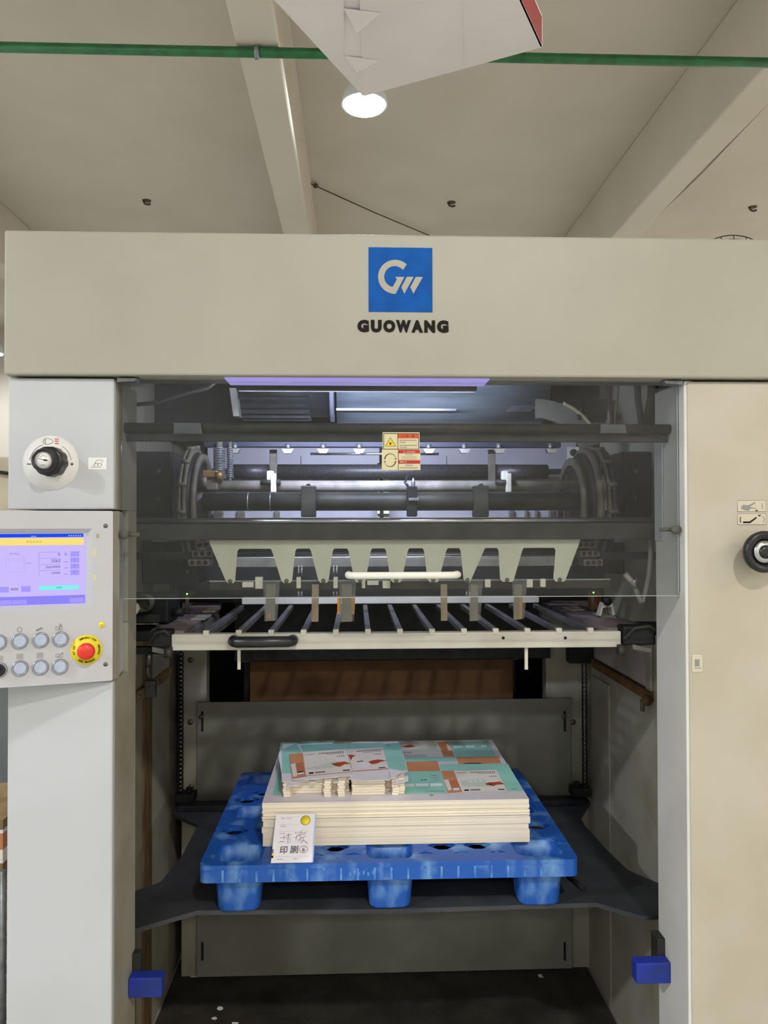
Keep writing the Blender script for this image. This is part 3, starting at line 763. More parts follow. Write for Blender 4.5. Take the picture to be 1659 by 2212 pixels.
# blue stop blocks on the inner faces of the front legs
blue_stop = mat('blue_paint', hexc('1a2f9a'), .6, col2=hexc('15307a'), scale=25)
for (a0, a1, p0, p1, X, s, lb) in ((280.5, 349, 2113, 2156, XL1, 1, 'left'), (1375, 1442, 2081, 2126, XR0, -1, 'right')):
    Yb = 1.925 if s > 0 else 1.905
    u0, u1, v0, v1 = rect(a0, a1, p0, p1, Yb)
    st = thing('stop_block', 'blue painted steel stop on the %s leg near the floor' % lb, 'stop block', (X, Yb, v0))
    obj('block', box(B(), min(u0, X) if s > 0 else u0, u1 if s > 0 else max(u1, X), Yb, Yb+.035, v0, v1, .003), blue_stop, st)
    obj('support_arm', box(B(), X-.004 if s > 0 else X-.02, X+.02 if s > 0 else X+.004, Yb+.035, YB, v0+.01, v1+.04, .002), dark_steel, st)
# floor scraps
for i, (px, py, s, lb) in enumerate(((462, 2200, .014, 'crumpled pale paper scrap on the floor below the left pallet leg'), (508, 2210, .012, 'round white paper scrap at the bottom edge of the floor'), (1000, 2091, .022, 'square grey card scrap under the rear panel'),
                                     (1168, 2107, .012, 'thin white paper curl on the floor at the right'), (475, 2178, .012, 'narrow white sliver on the dark floor'), (428, 2100, .03, 'folded grey card lying by the left rear post'), (1262, 2062, .02, 'torn whitish card by the right rear post'))):
    p = WZ(px, py, .006)
    a = random.random()*PI
    b = B(); q = []
    for k in range(5):
        t = a+2*PI*k/5; r = s*(.7+.6*random.random()); q.append((p.x+r*math.cos(t), p.y+r*math.sin(t), .001+.004*random.random()))
    prism(b, q, (0, 0, .002))
    tag(obj('floor_scrap', b, paper_w), lb, 'scrap')

# ------------------------------------------------------------------ lifting platform
plat_m = mat('platform_steel', hexc('34363a'), .6, .2, col2=hexc('43454a'), scale=7, bump=.1, bscale=50)
ZP = .669
pp = [(392, 1718), (371, 1757), (428, 1782), (392, 1850), (347, 1905), (297, 1923), (262, 1940), (262, 2016), (300, 2004), (425, 1967), (840, 1964), (1288, 1950), (1388, 1979), (1436, 1975), (1436, 1911), (1418, 1906), (1356, 1879), (1310, 1835), (1264, 1784), (1253, 1765), (1275, 1732), (1262, 1716)]
pts = [WZ(px, py, ZP) for px, py in pp]
pts = [Vector((min(max(p.x, XW0+.008), XW1-.008), min(max(p.y, 1.995), 2.94), ZP)) for p in pts]
o_ = plate([(p.x, p.y) for p in pts], [], .012, Matrix.Translation((0, 0, ZP-.006)))
pl = thing('lifting_platform', 'dark grey steel lifting platform carrying the blue pallet', 'platform', (.1, 2.5, ZP-.02))
obj('deck_plate', o_, plat_m, pl)
b = B(); box(b, -.40, .60, 2.30, 2.36, ZP-.06, ZP-.012, .003); box(b, -.40, .60, 2.70, 2.76, ZP-.06, ZP-.012, .003)
obj('under_beam', b, dark_steel, pl)
u = W(1235, 1940, 2.15)
obj('rear_crossbar', box(B(), XW0+.05, XW1-.05, 2.84, 2.90, ZP+.001, ZP+.02, .003), black_iron, pl)
b = B(); q = [WZ(1228, 1893, ZP+.004), WZ(1262, 1922, ZP+.004)]
tube(b, q, .008, 6); obj('locking_pin', b, black_iron, pl)

# ------------------------------------------------------------------ blue plastic pallet
blue_p = mat('blue_plastic', hexc('1a58b2'), .45, col2=hexc('7fb0dc'), scale=8, lo=.50, hi=.74, detail=7, stretch=(1.6, 1.6, .8))
XA, XB = WZ(433, 1863, .809).x, WZ(1247, 1850, .809).x
PY0, PY1 = 2.075, 2.845
PW, PD = XB-XA, PY1-PY0
ZD = .809
pal = thing('plastic_pallet', 'scuffed blue plastic pallet with nine cup legs', 'pallet', ((XA+XB)/2, (PY0+PY1)/2, ZP))
cu_, cv_ = (.098, PW/2, PW-.098), (.082, PD/2, PD-.082)
LW, LD = .066, .056
holes = [rrect(cx-LW, cx+LW, cy-LD, cy+LD, .03) for cx in cu_ for cy in cv_]
def near_cup(u, v, m=.03): return any(abs(u-cx) < LW+m and abs(v-cy) < LD+m for cx in cu_ for cy in cv_)
rowi = 0; v = .105
while v < PD-.06:
    u = .06 + (.05 if rowi % 2 else 0)
    while u < PW-.05:
        if not near_cup(u, v, .045):
            holes.append([(u-.041, v), (u-.012, v-.028), (u+.012, v-.028), (u+.041, v), (u+.012, v+.028), (u-.012, v+.028)])
        u += .10
    rowi += 1; v += .064
for u in [.06+.05+.1*i for i in range(9)]:
    if not near_cup(u, .066, .03): holes.append([(u-.022, .052), (u+.022, .052), (u, .070)])
obj('deck', plate(rrect(0, PW, 0, PD, .02), holes, .012, Matrix.Translation((XA, PY0, ZD-.006))), blue_p, pal)
b = B()
oz0 = ZD-.046
def ring_wall(bm, outer, inner, za, zb):
    n = len(outer)
    A = [bm.verts.new((x, y, za)) for x, y in outer]; Bv = [bm.verts.new((x, y, zb)) for x, y in outer]
    C = [bm.verts.new((x, y, za)) for x, y in inner]; Dv = [bm.verts.new((x, y, zb)) for x, y in inner]
    for i in range(n):
        j = (i+1) % n
        bm.faces.new((A[i], A[j], Bv[j], Bv[i])); bm.faces.new((C[i], C[j], Dv[j], Dv[i]))
        bm.faces.new((A[i], A[j], C[j], C[i])); bm.faces.new((Bv[i], Bv[j], Dv[j], Dv[i]))
ring_wall(b, [(XA+x, PY0+y) for x, y in rrect(0, PW, 0, PD, .02)], [(XA+x, PY0+y) for x, y in rrect(.006, PW-.006, .006, PD-.006, .016)], oz0, ZD-.0118)
# stiffening tabs on the skirt
skirt = obj('skirt', b, blue_p, pal)
b = B()
for u in [.06+.045*i for i in range(20)]:
    box(b, XA+u, XA+u+.006, PY0-.0015, PY0+.001, oz0+.002, ZD-.012)
obj('skirt_rib', b, mat('blue_worn', hexc('5f9bd8'), .5, col2=hexc('1b5fbf'), scale=30), pal)
b = B()
for i in range(6):
    u = .40+.012*i; box(b, XA+u, XA+u+.005, PY0-.001, PY0+.001, oz0+.012+.004*(i % 2), oz0+.022+.004*(i % 2))
obj('moulded_mark', b, MATS['blue_worn'], pal)
def cup(cx, cy):
    b = B()
    def loop(k, z, ins): return [b.verts.new((XA+x, PY0+y, z)) for x, y in rrect(cx-LW*k+ins, cx+LW*k-ins, cy-LD*k+ins, cy+LD*k-ins, .03*k)]
    L = [loop(1, ZD-.003, 0), loop(.98, ZD-.04, 0), loop(.86, ZP+.006, 0), loop(.82, ZP+.001, 0)]
    Iq = [loop(1, ZD-.003, .003), loop(.96, ZD-.04, .003), loop(.85, ZP+.012, .003)]
    n = len(L[0])
    for S in (L, Iq):
        for A, C in zip(S, S[1:]):
            for i in range(n):
                f = b.faces.new((A[i], A[(i+1) % n], C[(i+1) % n], C[i])); f.smooth = True
    b.faces.new(L[-1]); b.faces.new(Iq[-1])
    for i in range(n): b.faces.new((L[0][i], L[0][(i+1) % n], Iq[0][(i+1) % n], Iq[0][i]))
    return b
for cx in cu_:
    for cy in cv_:
        obj('leg_cup', cup(cx, cy), blue_p, pal)

# ------------------------------------------------------------------ sheet stack
edge_m = bpy.data.materials.new('sheet_edges'); edge_m.use_nodes = True
nt = edge_m.node_tree; bs = nt.nodes['Principled BSDF']; bs.inputs['Roughness'].default_value = .8
tc = nt.nodes.new('ShaderNodeTexCoord'); mp = nt.nodes.new('ShaderNodeMapping'); mp.inputs['Scale'].default_value = (1.5, 1.5, 260)
nz = nt.nodes.new('ShaderNodeTexNoise'); nz.inputs['Scale'].default_value = 1.0; nz.inputs['Detail'].default_value = 3
cr = nt.nodes.new('ShaderNodeValToRGB')
cr.color_ramp.elements[0].color = (*hexc('dccfb6'), 1); cr.color_ramp.elements[0].position = .3
cr.color_ramp.elements[1].color = (*hexc('f3e9d6'), 1); cr.color_ramp.elements[1].position = .5
nt.links.new(tc.outputs['Object'], mp.inputs[0]); nt.links.new(mp.outputs[0], nz.inputs['Vector']); nt.links.new(nz.outputs['Fac'], cr.inputs['Fac']); nt.links.new(cr.outputs['Color'], bs.inputs['Base Color'])
ZS0 = ZD; 
SX0, SX1 = W(566, 1780, 2.19).x, W(1143, 1770, 2.19).x
SY0, SY1 = 2.19, 2.79
ZS1 = W(855, 1731, SY0).z
ss = thing('sheet_stack', 'thick stack of cream paperboard sheets with printed top on the pallet', 'paper stack', ((SX0+SX1)/2, (SY0+SY1)/2, ZS0))
lv = [0, .30, .44, .60, .64, .655, .70, .76, .80, .88, 1.0]
jit = [(.002, .001), (-.001, .002), (.003, -.001), (0, -.003), (-.003, .006), (.001, -.006), (.002, .0), (-.001, .002), (.001, -.001), (0, 0)]
for i in range(len(lv)-1):
    za, zb = ZS0+(ZS1-ZS0)*lv[i], ZS0+(ZS1-ZS0)*lv[i+1]
    dx, dy = jit[i]
    obj('sheet_ream', box(B(), SX0+dx, SX1+dx, SY0+dy, SY1+dy, za+.0002, zb-.0002, .0006, 1), edge_m, ss)
ZT = ZS1+.0012
top_m = mat('coated_sheet', hexc('ddd8dc'), .55, col2=hexc('d8d2d5'), scale=8)
ts = obj('printed_sheet', box(B(), SX0, SX1, SY0, SY1, ZS1, ZT), top_m, ss, 'white coated top sheet printed with mint and orange box panels')
mint = mat('mint_ink', hexc('9fd8c8'), .55, col2=hexc('96d0bf'), scale=10); orange = mat('orange_ink', hexc('d9956c'), .55, col2=hexc('d28c62'), scale=10)
creamp = mat('cream_ink', hexc('ece3da'), .55); redh = mat('rust_red_ink', hexc('b84f2c'), .55); sage = mat('sage_ink', hexc('cdd6c4'), .55); textm = mat('dark_print', hexc('5a5654'), .6)
brownp = mat('brown_ink', hexc('c07a55'), .55); whitep = mat('white_ink', hexc('e8f0ee'), .55)
def decal(pts, z, m, parent, zoom, name='printed_area'):
    ox, oy, k = zoom
    q = [WZ(ox+x/k, oy+y/k, z) for x, y in pts]
    b = B(); poly(b, q); 
    return obj(name, b, m, parent)
def words(x0, y0, x1, y1, h, n, z, m, parent, zoom):
    for i in range(n):
        a0, a1 = (i+.0)/n, (i+.65)/n
        xa, ya, xb, yb = x0+(x1-x0)*a0, y0+(y1-y0)*a0, x0+(x1-x0)*a1, y0+(y1-y0)*a1
        decal([(xa, ya), (xb, yb), (xb+h*.4, yb+h), (xa+h*.4, ya+h)], z, m, parent, zoom, 'printed_text')
Z7 = (860, 1580, 5.53); Z6 = (600, 1580, 5.53)
z_ = ZT+.0003
for pts, m in (
    ([(-10, 150), (465, 128), (545, 300), (60, 305)], creamp), ([(465, 130), (600, 122), (675, 300), (530, 302)], orange),
    ([(612, 128), (1065, 110), (1182, 298), (682, 304)], mint), ([(60, 305), (680, 304), (707, 354), (80, 362)], mint),
    ([(688, 304), (1200, 299), (1232, 380), (724, 390)], orange), ([(95, 362), (470, 354), (506, 470), (120, 477)], orange),
    ([(495, 396), (780, 388), (790, 378), (985, 376), (1000, 386), (1310, 384), (1352, 460), (512, 471)], mint),
    ([(110, 477), (508, 471), (592, 738), (-30, 752)], mint), ([(514, 471), (665, 469), (766, 722), (594, 738)], orange),
    ([(665, 469), (1172, 458), (1302, 712), (766, 723)], creamp), ([(1174, 460), (1352, 460), (1502, 710), (1302, 712)], mint)):
    decal(pts, z_, m, ts, Z7)
z2 = z_+.0002
for pts, m in (
    ([(30, 180), (110, 168), (150, 158), (180, 170), (205, 185), (120, 192)], redh), ([(190, 215), (440, 150), (500, 230), (60, 236)], sage),
    ([(500, 165), (560, 162), (590, 228), (540, 230)], brownp), ([(572, 150), (598, 150), (640, 226), (606, 228)], creamp),
    ([(655, 172), (770, 168), (785, 194), (668, 198)], whitep), ([(795, 166), (905, 163), (920, 190), (806, 194)], whitep), ([(990, 162), (1050, 160), (1062, 186), (1000, 188)], whitep),
    ([(740, 590), (1010, 560), (1150, 660), (770, 655)], sage),
    ([(1040, 625), (1085, 608), (1150, 606), (1215, 598), (1272, 630), (1190, 634), (1140, 652), (1100, 640), (1060, 640)], redh),
    ([(610, 590), (690, 575), (738, 672), (650, 678)], brownp), ([(545, 575), (600, 575), (640, 700), (598, 704)], creamp),
    ([(655, 676), (725, 672), (736, 700), (664, 705)], whitep),
    ([(205, 622), (360, 620), (368, 652), (212, 656)], whitep), ([(380, 620), (520, 618), (530, 650), (388, 654)], whitep), ([(75, 625), (190, 622), (195, 656), (80, 660)], whitep),
    ([(790, 694), (845, 692), (848, 709), (794, 711)], ink), ([(862, 693), (980, 690), (984, 702), (866, 706)], textm), ([(1190, 688), (1270, 686), (1274, 697), (1194, 699)], ink),
    ([(375, 756), (420, 755), (422, 764), (376, 765)], textm)):
    decal(pts, z2, m, ts, Z7)
words(862, 484, 1160, 476, 10, 14, z2+.0001, textm, ts, Z7); words(950, 500, 1165, 494, 6, 10, z2+.0001, textm, ts, Z7); words(700, 492, 815, 488, 6, 6, z2+.0001, textm, ts, Z7)
words(1085, 532, 1180, 528, 8, 4, z2+.0001, textm, ts, Z7); words(390, 525, 470, 523, 6, 4, z2+.0001, textm, ts, Z7); words(415, 552, 485, 550, 5, 3, z2+.0001, textm, ts, Z7); words(430, 580, 495, 578, 5, 3, z2+.0001, textm, ts, Z7)
words(330, 712, 560, 706, 6, 8, z2+.0001, textm, ts, Z7); words(70, 250, 170, 246, 8, 4, z2+.0001, textm, ts, Z7); words(1340, 685, 1425, 683, 6, 5, z2+.0001, textm, ts, Z7)
words(70, 288, 350, 284, 6, 9, z2+.0001, textm, ts, Z7); words(270, 575, 350, 570, 10, 2, z2+.0001, textm, ts, Z7)
for k in range(4):
    x_ = 830+62*k
    decal([(x_, 560-6*k), (x_+40, 556-6*k), (x_+60, 610-6*k), (x_+18, 614-6*k)], z2+.0001, mat('pale_sage', hexc('dfe3d8'), .55), ts, Z7)
# the left part of the sheet that shows around the cut blanks
for pts, m in (([(40, 130), (680, 108), (690, 180), (20, 210)], mint), ([(-5, 500), (45, 495), (20, 760), (-60, 765)], mint), ([(670, 130), (800, 125), (800, 155), (700, 160)], orange), ([(800, 135), (1460, 125), (1480, 200), (800, 205)], mint)):
    decal(pts, z_, m, ts, Z6)

# ------------------------------------------------------------------ die-cut blanks on top of the sheets
ZB1 = ZT+.046
blank_edge = edge_m
def BX(px): return W(px, 1722, 2.235).x
def blank_pile(name, label, front, yb, xl, xr, n):
    """front: list of (px0, px1, dy) notched front edge; plan outline extruded as layers of blanks"""
    t = thing(name, label, 'carton blanks', ((xl+xr)/2, 2.4, ZT), 'piles of cut carton blanks')
    plan = []
    for (a0, a1, dy) in front:
        plan += [(BX(a0), 2.235+dy), (BX(a1), 2.235+dy)]
    plan += [(xr, 2.30), (xr, yb), (xl, yb), (xl, 2.30)]
    for i in range(n):
        za = ZT+.0006+(ZB1-ZT)*i/n; dx = random.uniform(-.002, .002); dy = random.uniform(-.002, .002)
        b = B(); prism(b, [(x+dx, y+dy, za) for x, y in plan], (0, 0, (ZB1-ZT)/n-.0004)); obj('blank_layer', b, edge_m, t)
    return t
lpile = blank_pile('carton_blank_pile', 'left pile of die-cut carton blanks on the printed sheets', [(612, 627, 0.0), (630, 697, .03), (700, 714, -.004), (718, 727, .035), (730, 744, -.004), (748, 754, .04)], 2.60, BX(606), BX(754), 6)
rpile = blank_pile('carton_blank_pile', 'right pile of die-cut carton blanks on the printed sheets', [(760, 831, .006), (834, 845, .04), (847, 861, 0.0), (862, 874, .01)], 2.62, BX(758), BX(876), 6)
def blank(parent, outline, z, prints, label):
    q = [WZ(600+x/5.53, 1580+y/5.53, z) for x, y in outline]
    b = B(); prism(b, q, (0, 0, -.0012)); o = obj('top_blank', b, paper_w, parent, label)
    for pts, m in prints: decal(pts, z+.0004, m, o, Z6)
    return o
zA = ZB1+.001
o1 = blank(lpile, [(15, 250), (50, 215), (60, 150), (220, 140), (260, 150), (640, 130), (680, 160), (790, 140), (815, 200), (890, 480), (905, 530), (340, 575), (300, 600), (260, 590), (170, 565), (160, 600), (50, 600), (45, 500), (10, 300)], zA, [
    ([(50, 215), (220, 140), (290, 250), (140, 270), (165, 500), (50, 500)], mint), ([(270, 160), (800, 140), (815, 203), (300, 250)], mint)], 'white-edged printed blank lying on the left pile')
zA2 = zA+.004
o2 = blank(lpile, [(140, 270), (290, 252), (300, 250), (815, 205), (892, 484), (905, 525), (360, 572), (345, 570), (175, 572)], zA2, [
    ([(140, 272), (298, 254), (345, 538), (178, 566)], orange), ([(300, 252), (815, 207), (888, 478), (335, 524)], creamp),
    ([(335, 526), (888, 480), (890, 486), (337, 533)], orange)], 'printed blank with cream front panel and orange side')
z3 = zA2+.0007
for pts, m in (([(640, 385), (700, 368), (760, 364), (800, 358), (872, 386), (800, 392), (740, 422), (700, 414), (660, 398)], redh), ([(335, 440), (520, 400), (690, 350), (700, 420), (560, 445), (345, 450)], sage),
               ([(215, 380), (300, 365), (325, 480), (235, 500)], brownp), ([(155, 390), (210, 380), (235, 530), (185, 545)], creamp), ([(232, 485), (305, 472), (312, 505), (238, 518)], whitep),
               ([(370, 490), (425, 485), (428, 503), (373, 508)], ink), ([(440, 486), (565, 474), (568, 486), (443, 498)], textm), ([(775, 460), (860, 455), (862, 466), (778, 471)], ink)):
    decal(pts, z3, m, o2, Z6)
words(490, 258, 790, 236, 11, 13, z3+.0001, textm, o2, Z6); words(575, 268, 795, 255, 6, 9, z3+.0001, textm, o2, Z6); words(320, 278, 440, 268, 6, 6, z3+.0001, textm, o2, Z6); words(705, 292, 800, 286, 8, 4, z3+.0001, textm, o2, Z6)
for k in range(4):
    x_ = 425+62*k; decal([(x_, 350-12*k), (x_+40, 346-12*k), (x_+55, 390-12*k), (x_+15, 396-12*k)], z3+.0001, MATS['pale_sage'], o2, Z6)
o3 = blank(rpile, [(800, 140), (1450, 128), (1475, 240), (1500, 280), (1555, 470), (1480, 500), (1470, 480), (1345, 570), (1040, 590), (845, 565), (900, 490), (820, 215)], zA+.002, [
    ([(805, 145), (1250, 132), (1252, 186), (822, 206)], mint), ([(1255, 150), (1450, 135), (1550, 468), (1480, 468), (1325, 440), (1252, 188)], mint),
    ([(822, 212), (1252, 190), (1322, 440), (1180, 458), (895, 474)], creamp)], 'printed blank with mint side panel on the right pile')
z3 = zA+.0027
for pts, m in (([(840, 280), (880, 276), (935, 290), (895, 305), (875, 345)], redh), ([(1080, 362), (1130, 345), (1200, 334), (1300, 346), (1230, 362), (1180, 385), (1120, 392)], redh), ([(900, 470), (1320, 440), (1325, 450), (905, 480)], orange),
               ([(1205, 430), (1285, 426), (1287, 436), (1208, 440)], ink), ([(945, 356), (1020, 350), (1022, 358), (948, 365)], ink), ([(895, 425), (1060, 370), (1090, 378), (1060, 415), (900, 462)], paper_w), ([(1085, 372), (1155, 415), (1095, 425)], paper_w)):
    decal(pts, z3, m, o3, Z6)
words(940, 232, 1240, 212, 11, 13, z3+.0001, textm, o3, Z6); words(1020, 248, 1240, 232, 6, 9, z3+.0001, textm, o3, Z6); words(850, 244, 900, 240, 6, 3, z3+.0001, textm, o3, Z6); words(1150, 268, 1240, 262, 8, 4, z3+.0001, textm, o3, Z6); words(1290, 160, 1350, 158, 10, 3, z3+.0001, textm, o3, Z6)
for k in range(2):
    x_ = 985+60*k; decal([(x_, 300-10*k), (x_+40, 296-10*k), (x_+55, 338-10*k), (x_+15, 344-10*k)], z3+.0001, MATS['pale_sage'], o3, Z6)
# turned-up flaps at the front of the piles
for par, pts, dz in ((rpile, [(850, 568), (985, 482), (1340, 470), (1345, 575), (1040, 590)], .006), (rpile, [(1335, 470), (1480, 480), (1425, 520), (1420, 560), (1345, 555)], .010), (lpile, [(105, 600), (290, 595), (250, 640), (115, 650)], -.004), (lpile, [(370, 575), (470, 590), (450, 610), (375, 612)], -.006), (lpile, [(668, 585), (755, 582), (758, 612), (675, 612)], -.006), (rpile, [(1395, 590), (1555, 520), (1560, 585), (1400, 625)], -.003)):
    q = [WZ(600+x/5.53, 1580+y/5.53, ZB1+dz) for x, y in pts]
    b = B(); prism(b, q, (0, 0, -.0015)); obj('carton_flap', b, paper_w, par)

# ------------------------------------------------------------------ job card leaning on the stack
Yc0, Yc1 = 2.082, 2.180
bl = W(585, 1862, Yc0); bl.z = ZD+.0015
cw_ = W(676, 1861, Yc0).x-bl.x
tl = W(593, 1759, Yc1); cH = (tl-bl).length
cx_ = Vector((1, 0, 0)); cz_ = (Vector((bl.x+.004, Yc1, tl.z))-bl).normalized(); cn = cx_.cross(cz_).normalized()   # cn points to the camera? fixed below
if cn.y > 0: cn = -cn
CM = Matrix(((cx_.x, -cn.x, cz_.x, bl.x), (cx_.y, -cn.y, cz_.y, bl.y), (cx_.z, -cn.z, cz_.z, bl.z), (0, 0, 0, 1)))
def cobj(name, bm, m, parent, label=None):
    if isinstance(bm, bmesh.types.BMesh): bmesh.ops.transform(bm, matrix=CM, verts=bm.verts[:])
    else: bm.transform(CM)
    return obj(name, bm, m, parent, label)
jc = thing('job_card', 'white printed job card with yellow dot leaning on the sheet stack', 'card', bl)
cobj('card', box(B(), 0, cw_, 0, .0012, 0, cH), mat('card_paper', hexc('eeeaf2'), .6), jc)
cobj('card_edge', box(B(), cw_-.0035, cw_+.0005, -.0002, .002, 0, cH), mat('card_blue_edge', hexc('b7c6ee'), .6), jc)
def CU(zx, zy): return (zx-250-(1270-zy)*.08)/960*cw_, (1270-zy)/1075*cH
cx, cz = CU(1040, 345)
cobj('dot_outline', lathe(B(), [(0, 0), (.0139, 0), (.0139, .0006), (0, .0006)], (cx, 0, cz), (0, -1, 0), 28), textm, jc)
cobj('yellow_dot', lathe(B(), [(0, 0), (.0128, 0), (.0128, .0009), (0, .0009)], (cx, 0, cz), (0, -1, 0), 28), yel, jc)
dgrey = mat('dark_grey_ink', hexc('77737c'), .7)
for s, u0, u1, v0, v1 in (('印', 440, 630, 910, 1080), ('刷', 675, 880, 905, 1075)):
    (xa, za), (xb, zb) = CU(u0, v1), CU(u1, v0)
    me = text_mesh(s, xa, xb, za, zb, bold=.03); me.transform(Matrix.Translation((0, -.0007, 0))); cobj('printed_character', me, dgrey, jc)
cx, cz = CU(995, 990)
cobj('printed_ring', tube(B(), [(cx+.0108*math.cos(t), -.0006, cz+.0092*math.sin(t)) for t in [2*PI*i/28 for i in range(28)]], .0007, 5, closed=True), dgrey, jc)
(xa, za), (xb, zb) = CU(955, 1040), CU(1030, 945)
me = text_mesh('6', xa, xb, za, zb, bold=.03); me.transform(Matrix.Translation((0, -.0007, 0))); cobj('printed_character', me, dgrey, jc)
def pen(pts, r=.0005, m=textm):
    cobj('pen_stroke', tube(B(), [(CU(*p)[0], -.0006, CU(*p)[1]) for p in pts], r, 4), m, jc)
pen([(545, 690), (520, 700), (560, 715), (530, 770)]); pen([(580, 685), (710, 660)]); pen([(635, 635), (640, 740)]); pen([(580, 735), (690, 720)]); pen([(600, 760), (690, 770), (670, 840), (615, 855), (640, 790), (605, 800)])
pen([(945, 575), (915, 660)]); pen([(830, 690), (1030, 655)]); pen([(850, 690), (810, 800)]); pen([(780, 735), (840, 720)]); pen([(890, 680), (940, 740), (860, 800)]); pen([(1040, 700), (930, 750), (880, 790), (980, 720), (1000, 790), (930, 865), (915, 800), (1000, 790), (1085, 875)])
for (u0, u1, v) in ((430, 900, 268), (425, 880, 440), (420, 1120, 590), (390, 1110, 830), (350, 1130, 1140)):
    pen([(u0, v), (u1, v)], .00025, mat('form_line', hexc('c9c4cf'), .7))
for (u0, u1, v, n) in ((475, 550, 300, 3), (605, 710, 296, 5), (455, 585, 475, 4), (440, 575, 635, 4), (790, 1090, 628, 4), (440, 560, 730, 4), (440, 560, 810, 4), (400, 530, 1192, 4), (760, 860, 1188, 3)):
    for k in range(n):
        a0 = u0+(u1-u0)*k/n; pen([(a0, v), (a0+(u1-u0)/n*.6, v)], .0007, textm)
for v, m in ((1000, mat('index_blue', hexc('5a68c0'), .6)), (1045, mat('index_red', hexc('c05a5a'), .6)), (1095, yel), (1140, ink)):
    (xa, za), (xb, zb) = CU(258, v+22), CU(305, v-22); cobj('index_mark', box(B(), max(xa, 0), xb, -.0006, 0, za, zb), m, jc)
# ------------------------------------------------------------------ clear safety cover
YG = 1.835
guard_m = clear('smoky_acrylic', (.93, .945, .945), gloss=.022, haze=.006, hazecol=(.52, .54, .53), hscale=4)
x0, x1, z0, z1 = rect(256, 1477, 823, 1290, YG)
sg = thing('safety_cover', 'large clear plastic safety cover with white handle across the opening', 'safety cover', ((x0+x1)/2, YG, z0))
GX0, GX1 = XL1+.007, XR0-.004
obj('cover_sheet', plate(rrect(GX0, GX1, z0, zHB-.004, .008), [], .004, Matrix.Translation((0, YG, 0)) @ XZ), guard_m, sg, 'clear smudged plastic sheet')
edge_c = mat('acrylic_edge', hexc('aeb9b6'), .3)
obj('sheet_bottom_edge', box(B(), GX0+.006, GX1-.002, YG-.0022, YG+.0022, z0-.0006, z0+.0006), edge_c, sg)
obj('sheet_side_edge', box(B(), GX1-.0008, GX1+.0004, YG-.0022, YG+.0022, z0+.006, zHB-.01), edge_c, sg)
# white grab handle
x0, x1, hz0, hz1 = rect(747, 996, 1235, 1251, YG-.04)
zc = (hz0+hz1)/2; r_ = .0085
pts = [(x0+.006, YG-.002, zc), (x0+.006, YG-.022, zc), (x0+.012, YG-.036, zc), (x0+.03, YG-.042, zc), (x1-.03, YG-.042, zc), (x1-.012, YG-.036, zc), (x1-.006, YG-.022, zc), (x1-.006, YG-.002, zc)]
obj('handle', tube(B(), pts, r_, 14), mat('handle_white', hexc('e6e5dc'), .4), sg, 'white plastic grab handle')
for px, py in ((270, 1155), (1456, 1144)):
    u = W(px, py, YG)
    b = B(); lathe(b, [(0, .014), (.010, .013), (.0115, .008), (.010, 0)], (u.x, YG-.002, u.z), (0, -1, 0), 18)
    s = 1 if px < 800 else -1
    cyl(b, (u.x, YG+.012, u.z), (u.x+s*.028, YG+.02, u.z), .005, seg=10)
    obj('hinge_knob', b, dusty, sg)
# rails of the cover
x0, x1, z0, z1 = rect(262, 1474, 917, 955, 1.885)
XA0, XA1 = XL1+.001, XR0-.003
zt = W(829, 925, 1.88).z
obj('upper_rail', cyl(B(), (XA0, 1.885, zt), (XA1, 1.885, zt), .0125, seg=20), oily_steel, sg, 'dark oily round rail')
_, _, z0, z1 = rect(262, 1474, 936, 955, 1.90)
obj('upper_flat_bar', box(B(), XA0, XA1, 1.892, 1.902, z0, z1, .002), dark_steel, sg)
for (a0, a1, p0, p1) in ((376, 437, 914, 937), (1297, 1353, 917, 936)):
    u0, u1, v0, v1 = rect(a0, a1, p0, p1, 1.868)
    obj('rail_clip', prism(B(), [(u0, 1.865, v0), (u1, 1.865, v0), (u1-.004, 1.865, v1), (u0, 1.865, v1)], (0, .012, 0)), mat('clip_grey', hexc('4f5257'), .5, .2, col2=hexc('434549'), scale=20), sg)
# header bottom corner brackets
for s, X in ((1, XL1+.007), (-1, XR0-.004)):
    b = B(); prism(b, [(X, 1.80, zHB-.003), (X+s*.045, 1.80, zHB-.003), (X+s*.04, 1.80, zHB-.010), (X, 1.80, zHB-.012)], (0, .03, 0))
    obj('corner_bracket', b, galv, sg)
# printed warning labels stuck on the cover
warn = mat('label_cream', hexc('d3caa0'), .5); wred = mat('label_red', hexc('b32420'), .5); worg = mat('label_orange', hexc('c8481f'), .5); wyel = mat('label_yellow', hexc('e2c52a'), .5)
YL = YG-.0028
def GL(zx, zy): return W(800+zx/11.85, 920+zy/11.85, YL)
def gbox(u0, u1, v0, v1, lift, m, parent, name):
    a, c = GL(u0, v1), GL(u1, v0)
    return obj(name, box(B(), a.x, c.x, YL-lift-.0003, YL-lift, a.z, c.z), m, parent)
wl = gbox(315, 1258, 165, 612, 0, warn, sg, 'caution_label'); wl['label'] = 'cream and orange caution label with yellow triangle'
gbox(335, 1240, 192, 205, .0004, ink, wl, 'printed_rule'); gbox(345, 1235, 590, 602, .0004, ink, wl, 'printed_rule'); gbox(335, 348, 192, 602, .0004, ink, wl, 'printed_rule'); gbox(1226, 1238, 192, 602, .0004, ink, wl, 'printed_rule'); gbox(695, 706, 192, 602, .0004, ink, wl, 'printed_rule')
gbox(708, 1226, 205, 318, .0004, worg, wl, 'orange_band')
def gpoly(pts, lift, m, parent, name):
    return obj(name, prism(B(), [GL(*p)-Vector((0, lift, 0)) for p in pts], (0, -.0003, 0)), m, parent)
